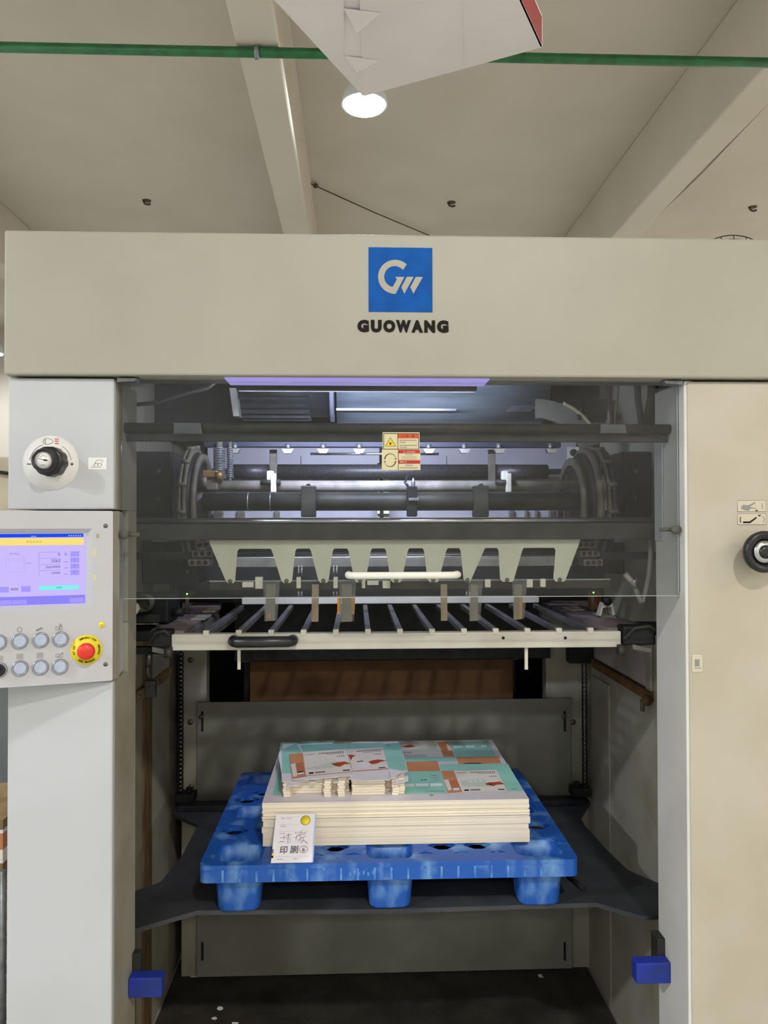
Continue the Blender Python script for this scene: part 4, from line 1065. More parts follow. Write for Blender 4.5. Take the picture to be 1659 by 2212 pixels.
gpoly([(512, 292), (655, 525), (380, 525)], .0004, ink, wl, 'triangle_border'); gpoly([(512, 310), (640, 517), (396, 517)], .0008, wyel, wl, 'triangle')
gpoly([(490, 445), (535, 445), (530, 480), (495, 480)], .0012, ink, wl, 'triangle_symbol'); gpoly([(470, 425), (555, 425), (545, 435), (480, 435)], .0012, ink, wl, 'triangle_symbol')
def gtext(s, u0, u1, v0, v1, m, parent, lift=.0009):
    a, c = GL(u0, v1), GL(u1, v0)
    me = text_mesh(s, a.x, c.x, a.z, c.z, bold=.015); me.transform(Matrix.Translation((0, YL-lift, 0))); obj('label_text', me, m, parent)
dred = mat('dark_red_ink', hexc('6e1c10'), .5)
gtext('⚠', 795, 860, 228, 282, dred, wl); gtext('注', 905, 970, 225, 285, dred, wl); gtext('意', 1065, 1125, 225, 285, dred, wl)
def gwords(u0, u1, v, n, h, m, parent):
    for k in range(n):
        a0 = u0+(u1-u0)*k/n; gbox(a0, a0+(u1-u0)/n*.72, v-h/2, v+h/2, .0006, m, parent, 'label_print')
gwords(750, 1185, 370, 11, 26, grey_ink, wl); gwords(750, 910, 420, 4, 24, grey_ink, wl); gwords(750, 1195, 500, 11, 26, grey_ink, wl); gwords(750, 950, 548, 5, 24, grey_ink, wl)
dl = gbox(295, 1280, 614, 1130, .0004, warn, sg, 'danger_label'); dl['label'] = 'cream and red danger label with rotating arrow ring'
gbox(720, 1268, 618, 705, .001, wred, dl, 'red_band'); gbox(720, 1274, 880, 968, .001, wred, dl, 'red_band'); gbox(712, 722, 618, 1125, .001, ink, dl, 'printed_rule')
gtext('⚠ DANGER', 840, 1150, 645, 695, warn, dl, .0016); gtext('危险 ⚠', 755, 930, 900, 948, warn, dl, .0016)
gwords(885, 1100, 740, 6, 20, grey_ink, dl); gwords(805, 1185, 798, 12, 20, grey_ink, dl); gwords(800, 1195, 850, 13, 20, grey_ink, dl); gwords(895, 1100, 1012, 5, 34, grey_ink, dl); gwords(760, 1225, 1072, 11, 36, grey_ink, dl)
for a0, a1 in ((200, 352), (20, 172)):
    n_ = 20; pts = []
    for k in range(n_+1):
        t = math.radians(a0+(a1-a0)*k/n_-90+90); pts.append((507+155*math.cos(t), 878-172*math.sin(t)))
    for k in range(n_, -1, -1):
        t = math.radians(a0+(a1-a0)*k/n_); w_ = 4+22*(k/n_)
        pts.append((507+(155-w_)*math.cos(t), 878-(172-w_)*math.sin(t)))
    obj('ring_arrow', plate([((GL(*p)).x, (GL(*p)).z) for p in pts], [], .0003, Matrix.Translation((0, YL-.001, 0)) @ XZ), ink, dl)
gpoly([(340, 905), (405, 910), (368, 935)], .0012, ink, dl, 'arrow_head'); gpoly([(612, 835), (680, 835), (640, 862)], .0012, ink, dl, 'arrow_head')

# ------------------------------------------------------------------ lower cross rail with comb plate
Ym = 2.0
cr_ = thing('cross_rail', 'dark steel cross rail with bright worn top edge behind the cover', 'rail', (.1, Ym, W(829, 1165, Ym).z))
x0, x1, z0, z1 = rect(276, 1428, 1131, 1166, Ym)
obj('rail_face', box(B(), max(x0, XW0+.004), x1, Ym, Ym+.012, z0, z1, .002), dark_steel, cr_)
_, _, za, zb = rect(276, 1428, 1118, 1132, Ym)
obj('top_bead', cyl(B(), (max(x0, XW0+.004), Ym+.012, (za+zb)/2), (x1, Ym+.012, (za+zb)/2), (zb-za)/2, seg=20), chrome, cr_)
Yk = 2.02
def KX(px): return W(px, 1210, Yk).x
kz = lambda py: W(829, py, Yk).z
T = [(453, 513, 487, 508), (588, 638, 607, 631), (672, 719, 687, 710), (753, 801, 765, 790), (834, 881, 843, 868), (916, 964, 923, 948), (995, 1045, 1001, 1018), (1077, 1128, 1080, 1110), (1200, 1252, 1195, 1222)]
out = [(KX(453), kz(1163))]
n_ = len(T)
for i, (a, c, d, e_) in enumerate(T):
    out += [(KX(a), kz(1172 if i == 0 else 1190)), (KX(d)-.0, kz(1251)), (KX(d)+.006, kz(1258)), (KX(e_)-.004, kz(1258)), (KX(e_), kz(1252)), (KX(c), kz(1190 if i < n_-1 else 1172))]
    if i < n_-1:
        nx = T[i+1][0]
        out += [(KX(c)+.004, kz(1184.5)), (KX(nx)-.004, kz(1184.5))]
out.append((KX(1253), kz(1163)))
cpz = thing('comb_plate', 'grey-green comb-shaped deflector plate with nine tapering teeth', 'comb plate', (KX(850), Yk, kz(1258)))
obj('comb_sheet', plate(out, [], .003, Matrix.Translation((0, Yk, 0)) @ XZ), mat('comb_paint', hexc('bbbba8'), .5, col2=hexc('b3b29e'), scale=6), cpz)
for (a, c, d, e_) in T:
    X = (KX(d)+KX(e_))/2; z = kz(1254)
    obj('tooth_screw', lathe(B(), [(0, .004), (.005, .003), (.006, 0)], (X, Yk-.0015, z), (0, -1, 0), 12), screw_m, cpz)
obj('comb_flange', box(B(), KX(453), KX(1253), Yk, Yk+.03, kz(1163), kz(1163)+.002), MATS['comb_paint'], cpz)

# stripping finger rail
Yr = 2.06
x0, x1, z0, z1 = rect(452, 1318, 1254, 1273, Yr)
fr_ = thing('finger_rail', 'dark rail with cream pads holding the taped fingers', 'rail', ((x0+x1)/2, Yr, z0))
obj('rail_bar', box(B(), x0, x1, Yr, Yr+.02, z0, z1, .002), oily_steel, fr_)
_, _, zz0, zz1 = rect(452, 1318, 1252, 1255, Yr)
obj('rail_lip', box(B(), x0, x1, Yr-.003, Yr+.004, zz0, zz1), galv, fr_)
for (a0, a1, p0, p1) in ((551, 568, 1246, 1272), (640, 650, 1246, 1271), (720, 730, 1246, 1271), (781, 789, 1250, 1271), (793, 818, 1254, 1264), (826, 843, 1254, 1271), (1047, 1060, 1251, 1269), (1137, 1151, 1251, 1269), (1167, 1179, 1250, 1268), (523, 548, 1257, 1269)):
    u0, u1, v0, v1 = rect(a0, a1, p0, p1, Yr-.008)
    obj('cream_pad', box(B(), u0, u1, Yr-.010, Yr, v0, v1, .002), cream_plastic, fr_)
for px in (648, 724, 1012):
    for (p0, p1) in ((1222, 1246), (1272, 1288)):
        u0, u1, v0, v1 = rect(px-5, px+5, p0, p1, Yr+.02)
        b = B(); 
        for q in (u0+.002, u1-.002): cyl(b, (q, Yr+.025, v0), (q, Yr+.025, v1), .0028, seg=10)
        obj('chrome_pin', b, chrome, fr_)
# taped fingers, each a thing
tape_c = mat('brown_tape', hexc('8b7c66'), .35, col2=hexc('796c58'), scale=25)
tape_yel = mat('amber_tape', hexc('c98f2a'), .3, col2=hexc('b07a1e'), scale=30)
film = clear('clear_film', (.88, .90, .90), gloss=.06, haze=.03, hazecol=(.6, .62, .62), hscale=30)
TS = [((575, 595), 1341, 'first'), ((674, 689), 1343, 'second'), ((738, 760), 1343, 'third'), ((952, 966), 1341, 'fourth'), ((1017, 1033), 1341, 'fifth'), ((1112, 1128), 1338, 'sixth')]
for (a0, a1), pb, o_n in TS:
    Yt = 2.045
    u0, u1, v0, v1 = rect(a0, a1, 1262, pb, Yt)
    t = thing('taped_finger', 'tape-wrapped paper finger, %s from the left' % o_n, 'finger', ((u0+u1)/2, Yt, v0), 'taped fingers under the comb plate')
    d = random.uniform(-.003, .003)
    obj('tape_body', prism(B(), [(u0+d, Yt, v0), (u1+d, Yt, v0), (u1, Yt, v1), (u0, Yt, v1)], (0, .004, 0)), tape_c, t)
    if o_n in ('first', 'third', 'sixth'):
        for q in range(2 if o_n == 'third' else 1):
            w_ = (u1-u0)
            ua = {'first': u0+.002, 'third': (u0-.012, u1-.002)[q] if o_n == 'third' else 0, 'sixth': u0+.010}[o_n]
            za = {'first': v0+.008, 'third': v0+.02, 'sixth': v0+.003}[o_n]; zb = {'first': v0+.018, 'third': v0+.068, 'sixth': v0+.06}[o_n]
            obj('amber_patch', prism(B(), [(ua, Yt-.002, za), (ua+.009, Yt-.002, za), (ua+.011, Yt-.002, zb), (ua+.001, Yt-.002, zb)], (0, .003, 0)), tape_yel, t)
    if o_n in ('third', 'fifth', 'sixth', 'first'):
        obj('film_wrap', prism(B(), [(u0-.004, Yt-.004, v0-.001), (u1+.005, Yt-.004, v0+.002), (u1+.012, Yt-.003, v1+.01), (u0-.008, Yt-.003, v1+.01)], (0, .001, 0)), film, t)

# ------------------------------------------------------------------ delivery grid (tray)
Y1, Y2 = 2.0, 2.615
ZG = W(829, 1359, Y1).z
x0, x1, z0, z1 = rect(370, 1342, 1367, 1402, Y1)
tg = thing('delivery_grid', 'white delivery rack with thirteen steel bars and black handle', 'rack', ((x0+x1)/2, Y1, z0))
fb_m = mat('rack_paint', hexc('c6c4ba'), .45, col2=hexc('b9b6a8'), scale=6)
obj('front_bar', box(B(), x0, x1, Y1, Y1+.03, z0, z1, .003), fb_m, tg)
u0, u1, v0, v1 = rect(522, 1165, 1289, 1304, Y2)
obj('rear_bar', box(B(), u0, u1, Y2, Y2+.03, v0, v1, .003), fb_m, tg)
bw = .0072
xs = [W(p, 1363, Y1).x for p in (445, 515, 586, 656, 727, 793, 862, 932, 999, 1068, 1137, 1207, 1276)]
xm = [xs[0]+(xs[-1]-xs[0])*i/12 for i in range(13)]
bar_m = mat('slat_steel', hexc('98989c'), .3, .5, col2=hexc('85858a'), scale=25)
b = B(); box(b, xm[0]-bw, xm[0]+bw, Y1+.004, Y2+.01, z1-.006, z1+.008, .001)
s0 = obj('slat', b, bar_m, tg)
b = B(); box(b, xm[0]-bw*1.02, xm[0]+bw*1.02, Y1-.002, Y1+.012, z1-.006, z1+.0095, .0012)
c0 = obj('slat_end_cap', b, cream_plastic, tg)
for i in range(1, 13):
    dupe(s0, (xm[i]-xm[0], 0, 0), tg); dupe(c0, (xm[i]-xm[0], 0, 0), tg)
for s, X in ((1, xm[0]-.022), (-1, xm[-1]+.022)):
    obj('side_bar', box(B(), X-.006, X+.006, Y1+.03, Y2+.02, z0+.004, z1-.004, .002), dusty, tg)
hx0, hx1, hz0, hz1 = rect(492, 641, 1374, 1399, Y1-.03)
zc = (hz0+hz1)/2
pts = [(hx0+.012, Y1, zc), (hx0+.012, Y1-.018, zc), (hx0+.022, Y1-.032, zc), (hx1-.022, Y1-.032, zc), (hx1-.012, Y1-.018, zc), (hx1-.012, Y1, zc)]
obj('handle', tube(B(), pts, .0142, 16), black_plastic, tg, 'black plastic bar handle')
for px in (1087, 1221):
    u = W(px, 1378, Y1); obj('screw_hole', lathe(B(), [(0, .001), (.004, .001), (.004, 0)], (u.x, Y1-.0002, u.z), (0, -1, 0), 14), black_iron, tg)
for px in (516.5, 1136.5):
    u0, u1, v0, v1 = rect(px-3.5, px+3.5, 1400, 1446, Y1+.02); obj('hanger_tab', box(B(), u0, u1, Y1+.016, Y1+.022, v0, v1+.004, .001), cream_plastic, tg)
# black roller brackets at both ends
for s, (a0, a1, p0, p1) in ((1, (326, 370, 1362, 1410)), (-1, (1345, 1416, 1352, 1404))):
    u0, u1, v0, v1 = rect(a0, a1, p0, p1, Y1)
    t = thing('rack_bracket', 'black cast bracket with rollers at the %s end of the rack' % ('left' if s > 0 else 'right'), 'bracket', ((u0+u1)/2, Y1, v0))
    b = B(); box(b, u0, u1, Y1-.004, Y1+.05, v0+.012, v1, .006)
    obj('bracket_body', b, black_iron, t)
    mx = (u0+u1)/2
    b = B(); tube(b, [(u0, Y1-.012, v0+.03), (u0+(u1-u0)*.3, Y1-.014, v1-.004), (u0+(u1-u0)*.75, Y1-.014, v1+.001), (u1, Y1-.012, v1-.012)], .005, 8)
    obj('curved_arm', b, dark_steel, t)
    rx = u1-.002 if s > 0 else u0-.004
    obj('roller', cyl(B(), (rx-.012, Y1-.006, v0+.002), (rx+.006, Y1-.006, v0+.002), .014, seg=18), dark_steel, t)
    obj('clamp_lever', prism(B(), [(mx-.02, Y1-.01, v0+.016), (mx+.028, Y1-.01, v0+.005), (mx+.028, Y1-.01, v0-.006), (mx-.02, Y1-.01, v0+.004)], (0, .02, 0)), dusty, t)
# hanging limit switch on the left
a_ = W(322, 1410, 1.98)
lsw = thing('limit_switch', 'black limit switch dangling on its cable at the left', 'switch', W(325, 1505, 2.0))
obj('cable', tube(B(), [W(323, 1418, 2.0), W(321, 1432, 2.0), W(318, 1450, 2.0), W(323, 1468, 2.0)], .005, 8), black_plastic, lsw)
obj('cable_boot', tube(B(), [W(323, 1412, 2.0), W(321, 1425, 2.0), W(319, 1440, 2.0)], .008, 8), black_plastic, lsw)
q = W(325, 1485, 2.0)
b = B(); box(b, q.x-.014, q.x+.014, 1.99, 2.012, q.z-.026, q.z+.018, .004); cyl(b, (q.x+.008, 1.985, q.z+.0), (q.x+.008, 1.99, q.z), .006, seg=12)
obj('switch_body', b, black_iron, lsw)

# side tables beside the grid
pinky = mat('worn_table', hexc('8b7d80'), .5, .2, col2=hexc('6f6157'), scale=9)
for nm, pp, lb in (('left', [(480, 1302), (418, 1302), (345, 1345), (325, 1362), (392, 1363), (402, 1358), (470, 1318)], 'left'), ('right', [(1172, 1300), (1235, 1300), (1300, 1320), (1400, 1352), (1402, 1361), (1348, 1366), (1330, 1362), (1240, 1330)], 'right')):
    zt = ZG-.004
    pts = [WZ(px, py, zt) for px, py in pp]
    pts = [Vector((min(max(p.x, XW0+.004), XW1-.004), max(p.y, 2.036), zt)) for p in pts]
    t = thing('side_table', 'worn pinkish metal shelf along the %s side of the rack' % lb, 'shelf', pts[0])
    obj('shelf_plate', plate([(p.x, p.y) for p in pts], [], .012, Matrix.Translation((0, 0, zt-.007))), pinky, t)
    X = XW0+.004 if nm == 'left' else XW1-.004
    ya, yb = 2.2, 2.7
    obj('wall_bracket', box(B(), min(X, X+(.14 if nm == 'left' else -.14)), max(X, X+(.14 if nm == 'left' else -.14)), 2.22, 2.26, zt-.05, zt-.014, .002), black_iron, t)
    obj('inner_apron', prism(B(), [pts[-1]+Vector((0, 0, -.013)), pts[-2]+Vector((0, 0, -.013)), pts[-2]+Vector((0, 0, -.04)), pts[-1]+Vector((0, 0, -.05))], (.006 if nm == 'left' else -.006, .004, 0)), dusty, t)
    for k in range(2):
        f = .35+.3*k; p = pts[0].lerp(pts[-2 if nm == 'left' else 3], f)
        obj('plate_strip', box(B(), p.x-.02, p.x+.02, p.y-.05, p.y+.05, zt-.001, zt+.003, .001), paint_in, t)
# small sensors with green lights on the shelves
g_led = emit('green_led', (.25, 1.0, .12), 2.2)
for px, py, X, lb in ((404, 1283, 1, 'left'), (1282, 1280, -1, 'right')):
    Ys = 2.40
    u = W(px, py, Ys)
    t = thing('photo_sensor', 'small sensor with glowing green light on the %s shelf' % lb, 'sensor', (u.x, Ys, ZG))
    obj('sensor_head', box(B(), u.x-.004, u.x+.022, Ys, Ys+.02, u.z-.006, u.z+.012, .002), dark_steel, t)
    obj('sensor_post', box(B(), u.x-.006, u.x+.004, Ys+.004, Ys+.014, ZG-.004, u.z-.004, .001), cast, t)
    obj('indicator', lathe(B(), [(0, .003), (.0028, .002), (.003, 0)], (u.x, Ys, u.z), (0, -1, 0), 10), g_led, t)
ob = mat('orange_brown', hexc('8a5a2a'), .5, col2=hexc('74481e'), scale=20)
for px, lb, w_ in ((374, 'left', 9), (1288, 'right', 12)):
    u0, u1, v0, v1 = rect(px-w_, px+w_, 1276, 1330, 2.42)
    tag(obj('sensor_block', box(B(), u0, u1, 2.42, 2.45, ZG-.003, v1, .003), ob), 'rusty orange block standing on the %s shelf' % lb, 'block')
# cream claw fixture on the right shelf
u0, u1, v0, v1 = rect(1294, 1328, 1296, 1340, 2.25)
t = thing('claw_fixture', 'cream claw-shaped fixture on the right shelf', 'fixture', ((u0+u1)/2, 2.25, ZG))
mx = (u0+u1)/2
obj('claw', prism(B(), [(u0, 2.25, ZG), (u0+.006, 2.25, ZG+.0), (u0+.012, 2.25, ZG+.024), (u1-.010, 2.25, ZG+.026), (u1-.006, 2.25, ZG), (u1, 2.25, ZG+.004), (u1-.006, 2.25, v1-.01), (mx, 2.25, v1-.022), (u0+.012, 2.25, v1-.008)], (0, .03, 0)), cream_plastic, t)
obj('claw_pivot', lathe(B(), [(0, .01), (.012, .008), (.014, 0), (.012, -.01)], (mx, 2.246, v1-.002), (0, -1, 0), 14), black_iron, t)
# black rails and round cap at the far left below the cover
for i, (p0, p1) in enumerate(((1328, 1345), (1367, 1388), (1404, 1419))):
    u0, u1, v0, v1 = rect(262, 345 if i < 2 else 380, p0, p1, 2.06)
    tag(obj('square_rail', box(B(), XW0+.002, u1, 2.06+.02*i, 2.09+.02*i, v0, v1, .002), black_iron), 'black square rail beside the left leg, %s' % ('topmost', 'middle one', 'lowest')[i], 'rail', 'black rails by the left leg')
u = W(286, 1315, 2.03)
t = thing('valve_cap', 'grey eight-sided cap on a round valve under the cover at left', 'valve', u)
obj('cap', lathe(B(), [(0, .012), (.018, .010), (.018, -.008)], (u.x, 2.03, u.z), (0, -1, 0), 8, False), cream_plastic, t)
obj('valve_body', lathe(B(), [(.022, 0), (.024, -.03), (.02, -.06), (0, -.06)], (u.x+.022, 2.035, u.z+.012), (0, -1, 0), 20), dusty, t)
u0, u1, v0, v1 = rect(326, 362, 1305, 1352, 2.14)
t = thing('dark_gearbox', 'black gearbox block under the cover at the left', 'gearbox', ((u0+u1)/2, 2.14, v0))
obj('gearbox_body', box(B(), XW0+.002, u1, 2.15, 2.30, ZG, v1+.02, .006), black_iron, t)
obj('output_shaft', cyl(B(), (u1, 2.2, (v0+v1)/2), (u1+.03, 2.2, (v0+v1)/2), .012, seg=14), black_iron, t)
# ------------------------------------------------------------------ tubes and wheels behind the cover
zt = W(829, 1050.5, 2.27).z
cl = thing('clamp_tube', 'light grey worn tube carrying two cream clamps', 'tube', (.1, 2.27, zt))
u0, u1, _, _ = rect(440, 1262, 1038, 1063, 2.27)
obj('tube_body', cyl(B(), (u0, 2.27, zt), (u1, 2.27, zt), .0172, seg=24), grey_tube, cl)
for px in (590, 1096):
    u = W(px, 1045, 2.25)
    b = B(); box(b, u.x-.006, u.x+.010, 2.235, 2.252, u.z-.026, u.z+.030, .003); box(b, u.x-.018, u.x+.002, 2.24, 2.262, u.z+.008, u.z+.038, .004)
    cl_ = obj('cream_clamp', b, cream_plastic, cl)
    obj('clamp_bolt', cyl(B(), (u.x-.036, 2.245, u.z+.004), (u.x+.022, 2.245, u.z+.004), .0085, seg=12), dark_steel, cl_)
u = W(465, 1042, 2.25)
b = B(); box(b, u.x-.03, u.x+.01, 2.235, 2.275, u.z-.024, u.z+.018, .005); cyl(b, (u.x-.036, 2.24, u.z), (u.x-.02, 2.24, u.z), .02, seg=14)
obj('end_clamp', b, cast, cl)
b = B(); box(b, u.x-.034, u.x+.012, 2.225, 2.26, u.z+.012, u.z+.034, .004); cyl(b, (u.x+.004, 2.235, u.z+.018), (u.x+.024, 2.235, u.z+.018), .015, seg=12)
obj('brass_fitting', b, mat('dull_brass', hexc('7d6540'), .45, .5, col2=hexc('6a5130'), scale=20), cl)
zd = W(829, 1083.5, 2.21).z
dt = thing('drive_tube', 'thick dark steel tube below the light tube', 'tube', (.1, 2.21, zd))
u0, u1, _, _ = rect(440, 1275, 1063, 1103, 2.21)
obj('tube_body', cyl(B(), (u0, 2.21, zd), (u1, 2.21, zd), .0262, seg=28), dark_steel, dt)
for px in (537, 585):
    u = W(px, 1085, 2.21); obj('thin_ring', lathe(B(), [(.0264, -.0015), (.0272, -.0015), (.0272, .0015), (.0264, .0015)], (u.x, 2.21, zd), (1, 0, 0), 28), galv, dt)
for px in (666, 1040):
    u0, u1, v0, v1 = rect(px-16, px+16, 1049, 1117, 2.175)
    b = B(); box(b, u0, u1, 2.172, 2.215, v0, v1, .003); cyl(b, ((u0+u1)/2, 2.175, v1-.001), ((u0+u1)/2, 2.20, v1-.001), .007, seg=14)
    obj('collar_block', b, dusty if False else dark_steel, dt)
# sensor on the tube
u0, u1, v0, v1 = rect(879, 901, 1050, 1116, 2.165)
sn = thing('tube_sensor', 'small dark sensor with pointed tip clamped to the drive tube', 'sensor', ((u0+u1)/2, 2.165, v0))
obj('sensor_body', box(B(), u0, u1, 2.158, 2.182, v0, v1, .003), black_iron, sn)
obj('sensor_tip', lathe(B(), [(.006, 0), (.006, .016), (.002, .027), (0, .028)], ((u0+u1)/2+.004, 2.17, v1-.004), (0, 0, 1), 12), galv, sn)
obj('sensor_clamp', box(B(), u0+.004, u1+.003, 2.150, 2.16, v0+.044, v0+.052, .001), galv, sn)
obj('sensor_cable', tube(B(), [(u0+.004, 2.17, v1-.002), (u0-.004, 2.18, v1+.012), (u0+.004, 2.2, v1+.03)], .004, 8), black_plastic, sn)

# sprocket wheels
def wheel(side, xs_, label, s):
    yc = 2.275; zc = W(829, 1088, 2.1).z
    t = thing('sprocket_wheel', label, 'wheel', (xs_[0], yc, zc-.17))
    for i, (X, r, w_, m) in enumerate(xs_[1]):
        obj('wheel_rim', lathe(B(), [(r-.022, -w_), (r, -w_), (r, w_), (r-.022, w_), (r-.022, -w_)], (X, yc, zc), (1, 0, 0), 64), m, t)
    X = xs_[0]
    obj('wheel_disc', lathe(B(), [(.03, -.004), (.155, -.004), (.155, .004), (.03, .004)], (X, yc, zc), (1, 0, 0), 48), black_iron, t)
    obj('wheel_hub', lathe(B(), [(0, -.03), (.05, -.03), (.05, .03), (0, .03)], (X, yc, zc), (1, 0, 0), 32), dark_steel, t)
    n = 14
    for i in range(n):
        a = 2*PI*(i+.3)/n
        p = (xs_[1][0][0]+s*.008, yc+.172*math.cos(a), zc+.172*math.sin(a))
        obj('rim_bolt', cyl(B(), (p[0]-.012, p[1], p[2]), (p[0]+.012, p[1], p[2]), .006, seg=8), cast, t)
dkblue = mat('blue_black', hexc('23263a'), .5, .3)
wheel('left', (W(400, 1088, 2.1).x, [(W(385, 1088, 2.1).x, .17, .004, cast), (W(395, 1088, 2.1).x, .17, .005, cast), (W(412, 1088, 2.1).x, .150, .006, cast)]), 'dusty sprocket wheel at the left ends of the tubes', 1)
wheel('right', (W(1292, 1088, 2.1).x, [(W(1332, 1088, 2.1).x, .17, .008, dkblue), (W(1320, 1088, 2.1).x, .172, .004, cast), (W(1302, 1088, 2.1).x, .168, .009, cast), (W(1272, 1088, 2.1).x, .140, .006, cast)]), 'dusty sprocket wheel at the right ends of the tubes', -1)

# gripper bar with knurled surface and cream upright
Yg = 2.52
zg = W(829, 1019, Yg).z
gb = thing('knurled_roller', 'dark knurled roller behind the light tube', 'roller', (.1, Yg, zg))
knurl = mat('knurl_steel', hexc('4a484a'), .45, .5, col2=hexc('36353a'), scale=140)
for a0, a1 in ((505, 582), (600, 1054), (1068, 1182)):
    u0, u1, _, _ = rect(a0, a1, 1003, 1035, Yg)
    b = B(); cyl(b, (u0, Yg, zg), (u1, Yg, zg), .0240, seg=28)
    obj('roller_section', b, knurl, gb)
for px in (591, 1061):
    u0, u1, v0, v1 = rect(px-8, px+8, 972, 1040, Yg-.02); obj('roller_bracket', box(B(), u0, u1, Yg-.034, Yg-.026, v0, v1, .002), cast, gb)
obj('roller_shaft', cyl(B(), (XW0+.002, Yg, zg), (XW1-.002, Yg, zg), .010, seg=14), dark_steel, gb)
# rear white wall panel lit by the led
Yw = 2.92
u0, u1, v0, v1 = rect(448, 1245, 935, 1124, Yw)
rw = thing('rear_cover_panel', 'pale panel at the back lit violet by the led', 'panel', ((u0+u1)/2, Yw, v0))
white_in = mat('pale_panel', hexc('a9a7ae'), .5, col2=hexc('9b99a0'), scale=5)
obj('panel_sheet', box(B(), u0, u1, Yw, Yw+.01, v0, v1, .002), white_in, rw)
obj('panel_stand', box(B(), u0+.1, u1-.1, Yw+.012, Yw+.03, 1.2, v0+.05, .002), black_iron, rw)
for px in (650, 965):
    a0, a1, b0_, b1_ = rect(px-1, px+1, 985, 1004, Yw); obj('panel_seam', box(B(), a0, a1, Yw-.001, Yw+.001, b0_, b1_), dusty, rw)
a0, a1, b0_, b1_ = rect(1240-14, 1240+14, 965, 1040, 2.85)
pc = obj('pale_bracket', box(B(), a0, a1, 2.85, 2.86, b0_, b1_, .002), cream_plastic, rw)
u = W(1239, 978, 2.85); obj('bracket_hole', lathe(B(), [(0, .002), (.014, .002), (.014, 0)], (u.x, 2.85, u.z), (0, -1, 0), 18), black_iron, pc)
a0, a1, b0_, b1_ = rect(815, 841, 1000, 1120, 2.62)
cs = thing('cream_strip', 'narrow cream upright strip behind the danger label', 'strip', ((a0+a1)/2, 2.62, b0_))
obj('strip', box(B(), a0, a1, 2.62, 2.63, b0_, b1_, .002), mat('cream_strip_m', hexc('d5d6b8'), .5), cs)
obj('strip_rod', cyl(B(), ((a0+a1)/2-.006, 2.61, b0_), ((a0+a1)/2-.008, 2.61, b1_+.06), .006, seg=8), dark_steel, cs)
obj('strip_arm', box(B(), a0+.004, a1-.004, 2.63, 2.919, b0_+.02, b0_+.03), dark_steel, cs)
obj('strip_cross', box(B(), a0, a1, 2.605, 2.615, b0_+.012, b0_+.016), black_iron, cs)
# small white blocks seen under the dark tube
tl_ = thing('low_ledge', 'whitish ledge strip seen below the dark tube', 'ledge', (.1, 2.72, W(829, 1125, 2.7).z))
a0, a1, b0_, b1_ = rect(445, 1255, 1100, 1126, 2.70)
obj('ledge_strip', box(B(), a0, a1, 2.70, 2.71, b0_, b1_, .001), white_in, tl_)
obj('ledge_beam', box(B(), XW0+.001, XW1-.001, 2.711, 2.735, b0_+.004, b1_-.004, .002), black_iron, tl_)
for px, w_ in ((428, 8), (470, 12), (520, 9), (598, 6), (1106, 6), (1138, 4), (1160, 4), (1215, 14), (1193, 7)):
    c0_, c1_, _, _ = rect(px-w_, px+w_, 1104, 1119, 2.69); obj('ledge_bolt', box(B(), c0_, c1_, 2.685, 2.70, b0_+.004, b1_-.006, .003), screw_m, tl_)
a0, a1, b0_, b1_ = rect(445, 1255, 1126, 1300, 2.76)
dkw = obj('inner_shadow_wall', box(B(), a0-.1, a1+.1, 2.76, 2.77, b0_, b1_, .001), black_iron)  # black sheet stands in for the shade in this gap
tag(dkw, 'dark sheet standing in for the shade behind the comb plate', 'panel')
# bar with gripper pads
Yq = 2.42
a0, a1, b0_, b1_ = rect(440, 1212, 950, 966, Yq)
qb = thing('gripper_bar', 'dark blue bar with a row of silver gripper pads', 'gripper bar', ((a0+a1)/2, Yq, b0_))
obj('bar', box(B(), a0, a1, Yq, Yq+.03, b0_, b1_, .002), dkblue, qb)
for px in (507, 622, 698, 776, 926, 1003, 1078, 1190):
    u = W(px, 973, Yq-.01)
    b = B(); prism(b, [(u.x-.018, Yq-.022, u.z+.004), (u.x+.018, Yq-.022, u.z+.004), (u.x+.011, Yq-.022, u.z-.009), (u.x-.011, Yq-.022, u.z-.009)], (0, .022, 0))
    g_ = obj('gripper_pad', b, chrome, qb)
    obj('pad_pin', cyl(B(), (u.x, Yq-.008, u.z+.002), (u.x, Yq-.008, u.z+.022), .008, seg=12), galv, g_)
a0, a1, b0_, b1_ = rect(672, 945, 980, 986, 2.5)
obj('bright_rod', cyl(B(), (a0, 2.46, (b0_+b1_)/2), (a1, 2.46, (b0_+b1_)/2), .004, seg=10), chrome, qb)
# springs on the left
for i, (px, w_) in enumerate(((474, 12.5), (497, 7))):
    Yz = 2.40
    a0, a1, b0_, b1_ = rect(px-w_, px+w_, 968, 1032, Yz)
    R = (a1-a0)/2; cx = (a0+a1)/2; N = 18 if i == 0 else 17
    pts = []
    for k in range(N*12+1):
        t = 2*PI*k/12; pts.append((cx+R*math.cos(t), Yz+R*math.sin(t), b0_+(b1_-b0_)*k/(N*12)))
    sp = thing('coil_spring', ('wide' if i == 0 else 'narrow')+' steel coil spring at the left behind the cover', 'spring', (cx, Yz, b0_))
    obj('coil', tube(B(), pts, .0018 if i == 0 else .0016, 6), galv, sp)
    obj('spring_rod', cyl(B(), (cx, Yz, b0_-.02), (cx, Yz, b1_+.02), R*.55, seg=12), dusty, sp)
